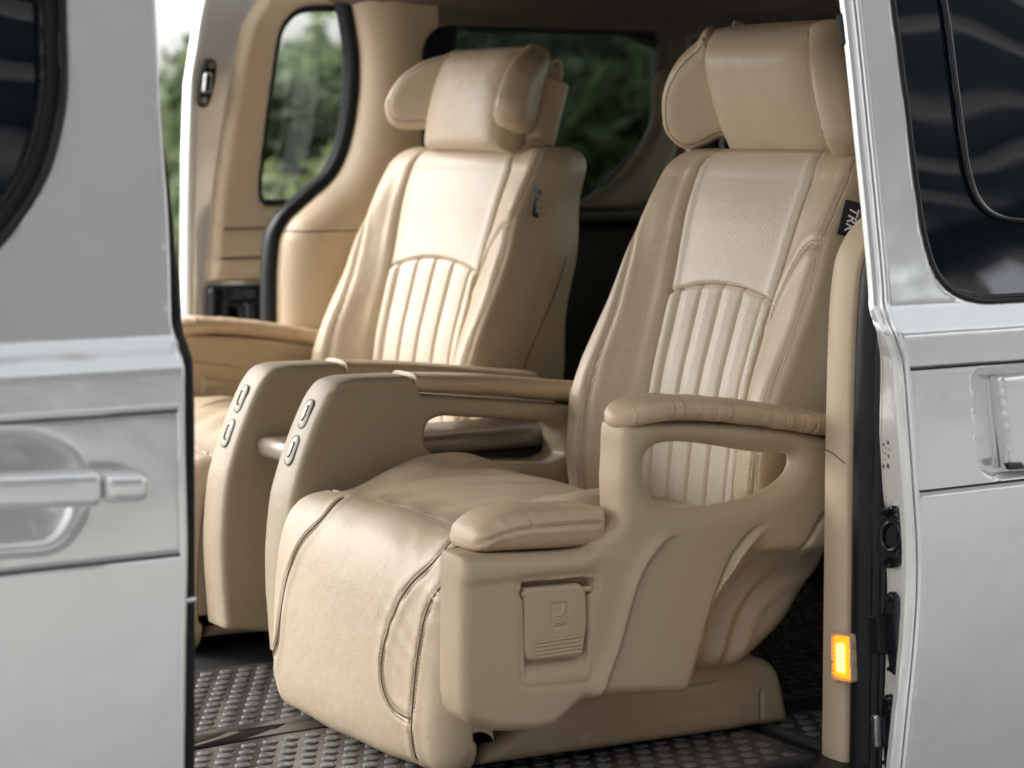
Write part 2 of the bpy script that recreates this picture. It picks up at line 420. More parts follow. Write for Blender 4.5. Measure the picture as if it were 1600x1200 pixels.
V, Fc = relief(offset(win, -.018), [], .02, lambda a, b, s: 2.21-fd(b)-.014+0*a, lambda a, b, s: 2.21-fd(b)-.018)
vb('window_glass', toXZ(2.21)(V), Fc, M['darkglass'], FDOOR)
# handle of the front door: bar and fixed cap
def bar(px0, px1, py0, py1, y, th, r, name, parent, m=M['paint'], slope=.05, ysurf=None):
    pts = [(px0, py0-slope*(px0-px1)*0), (px1, py0-slope*(px1-px0)), (px1, py1-slope*(px1-px0)), (px0, py1)]
    P = fillet(TY(pts, y), r)
    V, Fc = relief(P, [], .003, lambda a, b, s: 0*a-rp(s, min(r, th*.8)), -th)
    return vb(name, toXZ(y)(V), Fc, m, parent)
bar(-150, 163, 748, 806, 2.165, .025, .010, 'door_handle', FDOOR, slope=.04)
bar(166, 237, 740, 789, 2.165, .045, .012, 'handle_cap', FDOOR, slope=.04)
# black B pillar strip and seal right behind the door edge
sealR = TY([(266, -60), (273, 0), (285, 150), (296, 300), (299, 430), (301, 520), (304, 600), (306, 700), (306, 1260)], 2.27)
sealL = TY([(200, -60), (200, 1260)], 2.27)
V, Fc = relief([sealL[0]]+sealR+[sealL[1]], [], .005, lambda a, b, s: 2.27-np.maximum(fd(b)+.055, 2.27)-rp(s, .012), lambda a, b, s: 2.27-np.maximum(fd(b)+.055, 2.27)-.05)
vb('pillar_seal', toXZ(2.27)(V), Fc, M['rubber'])
V, Fc = tube([(X-.012, 2.262, Z) for X, Z in cr(sealR, 4, False)], .007, 8)
V[:, 1] += np.maximum(fd(V[:, 2])+.055-2.27, 0)
vb('pillar_seal_bead', V, Fc, M['rubber'])
X, Z = atY(299, 938, 2.22); V, Fc = tube([(X-.012, 2.22, Z), (X+.006, 2.225, Z)], .004, 8)
vb('door_bump_stop', V, Fc, M['chrome'], FDOOR)

# near sliding door, slid back along the outside
ex = [(1330, -60), (1340, 0), (1352, 110), (1364, 230), (1376, 350), (1386, 470), (1396, 510), (1408, 540), (1417, 572), (1424, 660), (1432, 770), (1437, 850), (1437, 930), (1430, 1030), (1422, 1110), (1413, 1200), (1408, 1260)]
edge2 = TF(ex, sdr)
outl2 = [(edge2[0][0]+.9, edge2[0][1])]+edge2[::1]+[(edge2[0][0]+.9, edge2[-1][1])]
win2 = cr(TF([(1365, -300), (1378, -160), (1388, -60), (1400, 40), (1416, 160), (1432, 290), (1447, 380), (1472, 440), (1520, 468), (1600, 468), (1800, 452), (1850, 300), (1850, -300)], sdr), 6)
hrec = fillet(TF([(1527, 588), (1540, 581), (1700, 566), (1700, 730), (1560, 741), (1537, 728)], sdr), [.008, .01, .01, .01, .02, .02])
V, Fc = relief(outl2, [win2], .0045, lambda a, b, s: doorfront(a, b, s, sdr, 2.10, [(hrec, .030, .004)], .004, .004), lambda a, b, s: 2.10-sdr(b)-.02)
SDOOR = vb('sliding_door', toXZ(2.10)(V), Fc, M['paint'])
ring_panel('window_seal', offset(win2, .001), offset(win2, -.009), sdr, 2.10, -.001, .012, M['rubber'], h=.004, r=.003, parent=SDOOR)
V, Fc = relief(offset(win2, -.006), [], .02, lambda a, b, s: 2.10-sdr(b)-.005+0*a, lambda a, b, s: 2.10-sdr(b)-.009)
vb('window_glass', toXZ(2.10)(V), Fc, M['darkglass'], SDOOR)
pane = cr(TF([(1440, -300), (1452, -160), (1464, -60), (1480, 40), (1490, 120), (1502, 210), (1512, 270), (1530, 315), (1565, 340), (1640, 345), (1750, 338), (1800, 200), (1800, -300)], sdr), 6)
V, Fc = tube([(x, float(sdr(z))+.001, z) for x, z in pane if z < 1.25], .0032, 8); vb('vent_pane_frame', V, Fc, M['black_metal'], SDOOR)
V, Fc = tube([(x+.0052, float(sdr(z))+.0005, z) for x, z in offset(pane, -.001) if z < 1.25], .0012, 6); vb('vent_pane_lip', V, Fc, M['steel'], SDOOR)
V, Fc = relief(offset(pane, -.002), [], .02, lambda a, b, s: 2.10-sdr(b)-.002+0*a, lambda a, b, s: 2.10-sdr(b)-.0045)
vb('vent_pane', toXZ(2.10)(V), Fc, M['darkglass'], SDOOR)
for z_ in (ZL1, ZL2):
    xe = np.interp(-z_, [-q[1] for q in edge2], [q[0] for q in edge2])+.004
    V, Fc = tube([(x, float(sdr(z_))+.0030, z_) for x in np.linspace(xe, xe+.8, 4)], .0016, 6); vb('panel_gap', V, Fc, M['rubber'], SDOOR)
# flush handle
V, Fc = relief(offset(hrec, -.007), [], .01, lambda a, b, s: 0*a, -.003); vb('handle_recess', toXZ(2.1255)(V), Fc, M['black'], SDOOR)
for (p0, p1, yy, m, nm, rr) in ((1541, 1550, 2.118, M['paint'], 'handle_channel_rib', .003), (1556, 1561, 2.116, M['black_metal'], 'handle_channel_shadow_rib', .002)):
    P = fillet(TY([(p0, 590), (p1, 588), (p1+12, 730), (p0+12, 731)], yy), rr)
    V, Fc = relief(P, [], .002, lambda a, b, s: 0*a-rp(s, .003), -.01); vb('handle_channel_rib', toXZ(yy)(V), Fc, m, SDOOR)
P = fillet(TY([(1562, 588), (1700, 574), (1700, 726), (1580, 736)], 2.098), [.006, .01, .01, .006])
V, Fc = relief(P, [], .003, lambda a, b, s: 0*a-rp(s, .006), -.02); vb('pull_handle', toXZ(2.098)(V), Fc, M['paint'], SDOOR)
P = fillet(TY([(1572, 724), (1600, 722), (1604, 732), (1578, 735)], 2.094), .004)
V, Fc = relief(P, [], .002, lambda a, b, s: 0*a-rp(s, .003), -.006); vb('key_tab', toXZ(2.094)(V), Fc, M['black'], SDOOR)
Eh = cr([e for e in edge2 if e[1] < 1.1], 6, False)
V, Fc = tube([(x+.003, float(sdr(z))+.0038, z) for x, z in Eh], .0042, 10); vb('door_hem', V, Fc, M['paint'], SDOOR)
V, Fc = tube([(x, float(sdr(z))+.0015, z) for x, z in win2 if z < 1.1], .0045, 8); vb('window_bead', V, Fc, M['rubber'], SDOOR)
# the jamb: front edge of the sliding door with its flanges
E2 = cr(edge2, 5, False)
jw = lambda z: np.interp(z, [-.1, 0., .15, .30, .45, .55, .62, .75, 1.1], [.040, .044, .058, .069, .066, .052, .034, .024, .022])
def jamb(U, T):
    i = U*(len(E2)-1); X = np.interp(i, np.arange(len(E2)), E2[:, 0]); Z = np.interp(i, np.arange(len(E2)), E2[:, 1])
    Wd = jw(Z); Y = sdr(Z)+.004+T*Wd; D = T*Wd
    off = -.010*sm(D, .006, .011)*(1-sm(D, .019, .024)) - .004*gs(D-.002, .003) + .006*sm(D, .024, .03) + .004*gs(Z-.335, .02)*sm(D, .03, .05)
    return X-.001+off, Y, Z
V, Fc = grid(220, 46, jamb)
JB = vb('door_jamb', V, Fc, M['paint'], SDOOR, flip=False)
V, Fc = grid(60, 3, lambda U, T: (np.interp(U, np.linspace(0, 1, len(E2)), E2[:, 0])+.004+T*.9, sdr(np.interp(U, np.linspace(0, 1, len(E2)), E2[:, 1]))+jw(np.interp(U, np.linspace(0, 1, len(E2)), E2[:, 1])), np.interp(U, np.linspace(0, 1, len(E2)), E2[:, 1])))
vb('inner_skin', V, Fc, M['trim'], SDOOR)
def onjamb(px, py, dd):
    """a point of the jamb face dd metres behind the skin"""
    Z = .4
    for _ in range(5):
        X = np.interp(-Z, -E2[:, 1], E2[:, 0]); Y, Z2 = atX(px, py, X); Z = Z2
    return X+.004, Z
def bolt(mb, x, y, z, r=.007):
    mb.add(*tube([(x, y, z), (x-.006, y, z)], r, 14)); mb.add(*tube([(x-.006, y, z), (x-.011, y, z)], r*.62, 6)); mb.add(*tube([(x-.010, y, z), (x-.0125, y, z)], r*.35, 10))
def jpl(name, pts, th, m, parent=SDOOR, r=.006, h=.0025, xo=.002, rr=.003):
    """plate on the jamb: pts (px,py) rounded outline"""
    q = []
    for p in pts:
        X, Z = onjamb(p[0], p[1], .05); q.append((*atX(p[0], p[1], X),))
    X0 = np.mean([onjamb(p[0], p[1], 0)[0] for p in pts]); P = fillet(q, r)
    V, Fc = relief(P, [], h, lambda a, b, s: th-rp(s, rr), -.006)
    V = np.stack([X0+xo-V[:, 2], V[:, 0], V[:, 1]], 1)
    return vb(name, V, Fc, m, parent, flip=True), X0+xo-th
def jbolts(parent, pts, X, r=.007):
    for p in pts:
        mb = MB(); Y, Z = atX(p[0], p[1], X); bolt(mb, X, Y, Z, r); vb('bolt', mb.V, mb.F, M['black_metal'], parent)
def jtube(name, pts, X, r, parent, m=M['black_metal'], closed=False, n=8):
    V, Fc = tube([(X, *atX(p[0], p[1], X)) for p in pts], r, n, closed); return vb(name, V, Fc, m, parent)
# upper latch
LT, Xl = jpl('latch', [(1383, 800), (1392, 788), (1403, 792), (1411, 815), (1412, 875), (1402, 888), (1388, 886), (1376, 860), (1376, 820)], .010, M['gloss_black'])
jtube('latch_ring', [(1393+15*math.cos(a), 838+22*math.sin(a)) for a in np.linspace(0, 2*math.pi, 20)[:-1]], Xl-.002, .0028, LT, M['black_metal'], True)
jbolts(LT, [(1386, 800), (1388, 877)], Xl)
LT, Xl = jpl('striker_plate', [(1388, 932), (1395, 922), (1405, 930), (1408, 1045), (1402, 1058), (1392, 1052), (1388, 1010)], .008, M['gloss_black'])
jbolts(LT, [(1394, 935), (1397, 1044)], Xl, .005)
m_, X_ = jpl('striker_block', [(1373, 960), (1391, 956), (1392, 1022), (1373, 1020)], .022, M['black_metal'], LT, r=.003)
LT, Xl = jpl('lower_latch', [(1384, 1092), (1391, 1082), (1400, 1090), (1401, 1180), (1398, 1230), (1384, 1230)], .009, M['gloss_black'])
jbolts(LT, [(1389, 1098), (1391, 1118), (1390, 1190)], Xl, .005)
m_, X_ = jpl('latch_lever', [(1373, 1116), (1384, 1114), (1382, 1168), (1374, 1166)], .018, M['steel'], LT, r=.002)
HO, Xh = jpl('jamb_grommet', [(1396, 700), (1403, 697), (1406, 712), (1405, 730), (1400, 733), (1396, 722)], .001, M['gloss_black'], xo=.003)
# tiny paint label on the jamb
lbm = MB()
for k, (px, py, sx, sy) in enumerate([(1382, 694, 3, 4), (1389, 690, 4, 6), (1385, 708, 2, 3), (1390, 712, 3, 5), (1382, 727, 4, 6), (1389, 726, 4, 8), (1386, 700, 2, 2), (1391, 702, 2, 2), (1384, 718, 2, 2)]):
    X, Z = onjamb(px, py, 0); Y, Z = atX(px, py, X+.003); lbm.add(*boxv((X+.0015, Y, Z), (.001, sx*.0011, sy*.0011), .0003))
vb('stencil_marks', lbm.V, lbm.F, M['ink'], JB)
P = fillet([atX(p[0], p[1], 1.90) for p in [(1311, 20), (1324, 18), (1329, 72), (1317, 74)]], .004)
V, Fc = relief(P, [], .002, lambda a, b, s: .008-rp(s, .004), 0.); vb('upper_catch', np.stack([1.90-V[:, 2], V[:, 0], V[:, 1]], 1), Fc, M['rubber'], SDOOR, flip=True)
V, Fc = tube([(1.973, 2.20, z) for z in np.linspace(.28, -.05, 6)], .008, 10)
vb('guide_rod', V, Fc, M['black_metal'], SDOOR)

# opening outline, shared by both sides (X,Z), from the roof down to the sill
PATH = cr([(2.04, 1.22), (2.085, 1.17), (2.109, 1.121), (2.130, .991), (2.116, .86), (2.078, .768), (2.012, .712), (1.958, .665), (1.938, .60), (1.933, .43), (1.934, .2), (1.936, -.10)], 8, False)
P2 = np.array([(x+.041, z+.03) for x, z in PATH])
def strip(Y0, s, name, m):
    prof = [(Y0+s*.000, .022), (Y0+s*.004, .006), (Y0+s*.010, -.004), (Y0+s*.018, -.008), (Y0+s*.026, -.004), (Y0+s*.030, .004), (Y0+s*.036, -.001), (Y0+s*.044, -.008), (Y0+s*.054, -.010), (Y0+s*.064, -.006), (Y0+s*.070, .004), (Y0+s*.072, .02)]
    return prof
# near side: seal, trim strip and the amber lamp
V, Fc = sweep_path(P2, [(y, o) for y, o in strip(2.200, 1, '', 0)]); vb('door_opening_seal', V, Fc, M['rubber'], flip=False)
tp = [(2.270, 0), (2.271, -.006), (2.275, -.010), (2.30, -.012), (2.320, -.008), (2.328, .004), (2.330, .05)]
V, Fc = sweep_path(P2, tp); NT = vb('pillar_trim', V, Fc, M['trim'])
for zz, sl_ in ((.700, 0), (.405, -.012)):
    i = np.argmin(abs(P2[:, 1]-zz)); V, Fc = tube([(P2[i, 0]-.0095, 2.275, zz+sl_), (P2[i, 0]-.0115, 2.30, zz), (P2[i, 0]-.0078, 2.320, zz+.002)], .0011, 6); vb('trim_joint', V, Fc, M['dark'], NT)
# amber lamp on the near pillar
X0 = 1.963
lp = fillet([atX(p[0], p[1], X0) for p in [(1306, 992), (1331, 995), (1333, 1062), (1307, 1057)]], .004)
V, Fc = relief(lp, [], .002, lambda a, b, s: .010-rp(s, .004), -.004); LAMP = vb('courtesy_lamp', np.stack([X0+.004-V[:, 2], V[:, 0], V[:, 1]], 1), Fc, M['amber'], flip=True)
lp2 = fillet([atX(p[0], p[1], X0) for p in [(1313, 1003), (1325, 1005), (1326, 1052), (1314, 1048)]], .003)
V, Fc = relief(lp2, [], .002, lambda a, b, s: .0135-rp(s, .003), .008); vb('bulb', np.stack([X0+.004-V[:, 2], V[:, 0], V[:, 1]], 1), Fc, M['bulb'], LAMP, flip=True)
lp3 = fillet([atX(p[0], p[1], X0) for p in [(1303, 987), (1334, 991), (1336, 1067), (1304, 1062)]], .005)
V, Fc = relief(lp3, [offset(lp3, -.0035)], .0018, lambda a, b, s: .011-rp(s, .002), -.004); vb('lamp_bezel', np.stack([X0+.004-V[:, 2], V[:, 0], V[:, 1]], 1), Fc, M['trim'], LAMP, flip=True)
mb = MB()
for k in range(9):
    z = lp[:, 1].min()+.006+k*(lp[:, 1].max()-lp[:, 1].min()-.012)/8; mb.add(*tube([(X0-.0072, lp[:, 0].min()+.003, z), (X0-.0072, lp[:, 0].max()-.003, z)], .0009, 6))
vb('lens_ribs', mb.V, mb.F, M['amber'], LAMP)
# near side wall behind the door
nw = [(x+.09, z+.03) for x, z in PATH]+[(2.95, -.10), (2.95, 1.22)]
V, Fc = relief(nw, [], .03, lambda a, b, s: 0*a, -.06); vb('quarter_panel', toXZ(2.215)(V), Fc, M['paint'])

# far side: pillar trim with the rear quarter window
FW = 3.93
def fwall(a, b, s):
    d, *_ = segdist(a, b, PATH, False)
    return -.085*(rp(d, .085)/.085)**1.0 - .010*gs(d-0, .004) - .003*gs(b-.652, .0018)*(d < .35) - rp(s, .012)*.8*(d > .05)
qwin = fillet(TY([(664, 330), (663, 38), (1036, 50), (1024, 210), (928, 314)], FW), [.03, .075, .02, .05, .03], 8)
fo = [(x, z) for x, z in PATH]+[(2.92, -.10), (2.92, 1.22)]
V, Fc = relief(fo, [qwin], .007, fwall, lambda a, b, s: fwall(a, b, s+1)-.014)
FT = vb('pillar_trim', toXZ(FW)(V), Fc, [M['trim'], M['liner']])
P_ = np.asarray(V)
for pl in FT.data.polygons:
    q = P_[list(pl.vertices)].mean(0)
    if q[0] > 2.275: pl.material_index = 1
for z_ in (.652, 1.125):
    pts = []
    for x in np.linspace(1.93, 2.34, 40):
        d, *_ = segdist(np.array([x]), np.array([z_]), PATH); d = float(d[0])
        if x < np.interp(-z_, -PATH[:, 1], PATH[:, 0]): continue
        pts.append((x, FW+float(rp(np.array([d]), .085)[0])-.0006, z_+.012*(z_ > 1)*math.sin((x-2.1)*9)))
    V, Fc = tube(pts, .0013, 6); vb('trim_joint', V, Fc, M['dark'], FT)
# the wall is a mirror of the near one: seal
V, Fc = sweep_path(PATH, [(y, -o) for y, o in [(4.008, -.02), (4.004, .002), (4.008, .012), (4.018, .018), (4.034, .020), (4.046, .014), (4.054, .0), (4.056, -.03)]])
vb('door_opening_seal', V, Fc, M['rubber'])
V, Fc = sweep_path(PATH, [(4.055, .012), (4.057, .06), (4.12, .06)]); vb('pillar_outer_skin', V, Fc, M['paint'])
# quarter window: black border, glass
qin = fillet(TY([(718, 336), (716, 44), (1032, 56), (1018, 208), (920, 312)], 3.95), [.03, .03, .015, .05, .03], 8)
V, Fc = relief(offset(qwin, .03), [qin], .008, lambda a, b, s: 0*a-rp(s, .003), -.01); vb('window_border', toXZ(3.948)(V), Fc, M['black'])
V, Fc = relief(offset(qin, .01), [], .05, lambda a, b, s: 0*a, -.005); vb('quarter_window', toXZ(3.956)(V), Fc, M['tint'])
# ledge and dark lower trim under the quarter window
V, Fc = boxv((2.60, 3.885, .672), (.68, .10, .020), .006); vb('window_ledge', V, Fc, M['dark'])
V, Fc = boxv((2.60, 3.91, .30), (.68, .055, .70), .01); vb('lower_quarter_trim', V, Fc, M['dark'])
# tailgate
def toYZ(x0): return lambda V: np.stack([x0-V[:, 2], V[:, 0], V[:, 1]], 1)
X0 = 2.955
tg = fillet([(2.40, .70), (2.40, 1.08), (3.925, 1.08), (3.925, .70)], .02)
V, Fc = relief([(2.2, -.10), (2.2, 1.22), (4.12, 1.22), (4.12, -.10)], [tg], .02, lambda a, b, s: .02-rp(s, .02), -.04)
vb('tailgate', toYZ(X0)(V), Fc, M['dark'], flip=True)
V, Fc = relief(offset(tg, .01), [], .1, lambda a, b, s: 0*a, -.005); vb('rear_window', toYZ(X0+.02)(V), Fc, M['tint2'], flip=True)
dp = [(X, Y) for X, Y in ((2.90, 3.925), (2.945, 3.91), (2.985, 3.90), (3.0, 3.935), (3.0, 4.0))]
R = [np.array([(x+(1.0-z)*.0, y, z) for x, y in dp]) for z in np.linspace(-.1, 1.2, 20)]
dg_ = cr(TY([(1036, 120), (1030, 185), (1004, 240), (966, 284), (915, 322), (960, 330), (1005, 322), (1040, 285), (1062, 235), (1070, 180), (1066, 110)], 3.90), 5)
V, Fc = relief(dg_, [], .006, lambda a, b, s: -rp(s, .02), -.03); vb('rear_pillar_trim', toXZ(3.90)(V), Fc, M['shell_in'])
# roof and headliner
def ceil(U, T):
    X = -.3+U*3.25; Y = 2.24+T*1.80
    e = np.minimum(sm(4.04-Y, 0, .24), sm(Y-2.24, 0, .16)); Z = 1.078+.075*e; Z = Z-.04*sm(X, 2.8, 2.95)-.012*sm(X, 2.25, 2.4)+.09*(1-sm(X, 1.95, 2.2))
    return X, Y, Z
V, Fc = grid(50, 60, ceil); vb('headliner', V, Fc, M['liner'], flip=True)
V, Fc = boxv((1.35, 3.16, 1.28), (3.6, 1.92, .06), .02); vb('roof', V, Fc, M['paint'])
V, Fc = boxv((.9, 4.0, 1.23), (2.4, .10, .08), .01); vb('roof_rail', V, Fc, M['paint'])
# floor pan
V, Fc = boxv((2.0, 3.16, FL-.06), (2.3, 1.88, .12), .01); vb('cabin_floor', V, Fc, M['floor'])

# far sliding door, seen from inside through the far opening
YD = 4.20
sil = TY([(345, -80), (321, 0), (308, 80), (300, 133), (296, 250), (294, 420), (293, 760)], YD)
xd = atY(722, 100, YD)[0]; so_ = sil+[(xd, sil[-1][1]), (xd, sil[0][1])]
dwin = cr(TY([(640, 14), (520, 8), (470, 11), (446, 27), (431, 55), (422, 110), (414, 165), (405, 240), (400, 292), (406, 317), (430, 322), (560, 322), (640, 318), (668, 160)], YD), 6)
V, Fc = relief(so_, [dwin], .006, lambda a, b, s: 0*a-rp(s, .012), -.045); RD = vb('far_sliding_door', toXZ(YD)(V), Fc, M['paint'])
V, Fc = tube([(x+.004, YD+.006, z) for x, z in cr(sil[:-1]+[(sil[-1][0], .2)], 6, False)], .009, 10); vb('door_hem', V, Fc, M['paint'], RD)
bl = TY([(420, -80), (399, 0), (377, 35), (364, 93), (348, 187), (336, 262), (329, 320), (323, 400), (321, 440)], YD)
br_ = [(xd-.012, bl[-1][1]), (xd-.012, bl[0][1])]
zb = atY(330, 357, YD)[1]
def dtrim(a, b, s):
    d, *_ = segdist(a, b, bl, False)
    return .030-.028*rp(d, .022)/.022-.006*gs(b-zb, .0022)-.022*rp(s, .022)/.022-.006*gs(b-(zb-.062), .0018)+.006*sm(-b, -(zb-.060), -(zb-.064))
V, Fc = relief(bl+br_, [dwin], .007, dtrim, -.002); vb('door_card', toXZ(YD-.001)(V), Fc, M['trim'], RD)
for z_ in (zb, zb-.062):
    V, Fc = tube([(x, YD-.0312, z_-.001) for x in np.linspace(np.interp(-z_, [-q[1] for q in bl], [q[0] for q in bl])+.02, xd-.03, 12)], .0013, 6); vb('trim_joint', V, Fc, M['dark'], RD)
ring_panel('window_gasket', offset(dwin, .004), offset(dwin, -.014), lambda z: 0*z+YD, YD, .004, .03, M['rubber'], parent=RD)
V, Fc = relief(offset(dwin, -.01), [], .05, lambda a, b, s: 0*a, -.005); vb('door_glass', toXZ(YD+.01)(V), Fc, M['clear'], RD)
bp = TY([(322, 446), (440, 446), (500, 446), (500, 760), (316, 760)], YD-.01)
V, Fc = relief(fillet(bp, [.01, 0, 0, 0, 0]), [], .008, lambda a, b, s: .022-rp(s, .012)-.018*sm(a, bp[0][0]+.035, bp[0][0]+.05)*sm(-b, -(bp[0][1]-.03), -(bp[0][1]-.045)), 0.)
vb('black_grip_panel', toXZ(YD-.01)(V), Fc, M['gloss_black'], RD)
V, Fc = tube([(*atY(388, 478, YD-.05)[:1], YD-.03, atY(388, 474, YD-.05)[1]), (atY(389, 480, YD-.05)[0], YD-.055, atY(389, 478, YD-.05)[1]), (atY(390, 540, YD-.05)[0], YD-.055, atY(390, 560, YD-.05)[1])], .010, 10)
vb('grip_handle', V, Fc, M['black'], RD)
# catch on the silver edge
P = cr(TY([(318, 97), (328, 93), (336, 100), (334, 130), (325, 162), (315, 168), (308, 160), (311, 128)], YD), 4)
V, Fc = relief(P, [], .003, lambda a, b, s: .010-rp(s, .004), -.002); CT = vb('door_catch', toXZ(YD)(V), Fc, M['black_metal'], RD)
P = fillet(TY([(314, 114), (326, 113), (324, 146), (311, 146)], YD), .006)
V, Fc = relief(P, [offset(P, -.006)], .002, lambda a, b, s: .024-rp(s, .003), 0.); vb('catch_loop', toXZ(YD)(V), Fc, M['steel'], CT)
for p in ((326, 102), (315, 157)):
    X, Z = atY(*p, YD); V, Fc = tube([(X, YD-.008, Z), (X, YD-.014, Z)], .007, 14); vb('screw', V, Fc, M['steel'], CT)

# ================================================================ floor mats
def matobj(name, x0, x1, y0, y1, z, label, step=.034, rd=.0112):
    o = empty(name, ((x0+x1)/2, (y0+y1)/2, z)); L0 = np.array([(x0+x1)/2, (y0+y1)/2, z])
    P = fillet([(x0, y0), (x1, y0), (x1, y1), (x0, y1)], .015)
    V, Fc = relief(P, [], .012, lambda a, b, s: .005+.0025*(s < .018)-rp(s, .003)+.0012*np.sin(a*19+b*7)*np.sin(b*23), 0.)
    mk('mat_sheet', V+np.array([0, 0, z])-L0, Fc, M['mat'], o)
    mb = MB(); j = 0; y = y0+.03
    while y < y1-.02:
        x = x0+.03+(step/2 if j % 2 else 0)
        while x < x1-.02:
            zz = z+.005+.0012*math.sin(x*19+y*7)*math.sin(y*23); R = []
            for r_, dz in ((rd, -.001), (rd, .0014), (rd*.86, .0024), (rd*.5, .0027)):
                R.append(np.array([(x+r_*math.cos(a)*1., y+r_*math.sin(a), zz+dz) for a in np.linspace(0, 2*math.pi, 13)[:-1]]))
            V, Fc = rings(R); mb.add(V-L0, Fc); x += step
        y += step*.87; j += 1
    mb.build('raised_studs', M['stud'], o, flip=False)
    tag(o, label, 'floor mat', 'studded rubber mats on the van floor'); return o
matobj('floor_mat', .97, 1.80, 2.86, 3.22, FL, 'studded dark mat deeper inside, left of the leg rest')
matobj('floor_mat', .97, 1.95, 2.30, 2.80, FL, 'studded grey mat along the near sill under the leg rest')
matobj('floor_mat', 1.98, 2.60, 2.30, 2.50, FL, 'light grey studded mat behind the seat pedestal')
matobj('floor_mat', 2.05, 2.70, 2.56, 3.7, FL, 'dark studded mat in shadow behind the seats')
V, Fc = boxv((1.3, 2.832, FL+.003), (.72, .05, .006), .002); tag(mk('floor_rail', V, Fc, M['gloss_black']), 'glossy black seat rail running between the floor mats', 'rail')

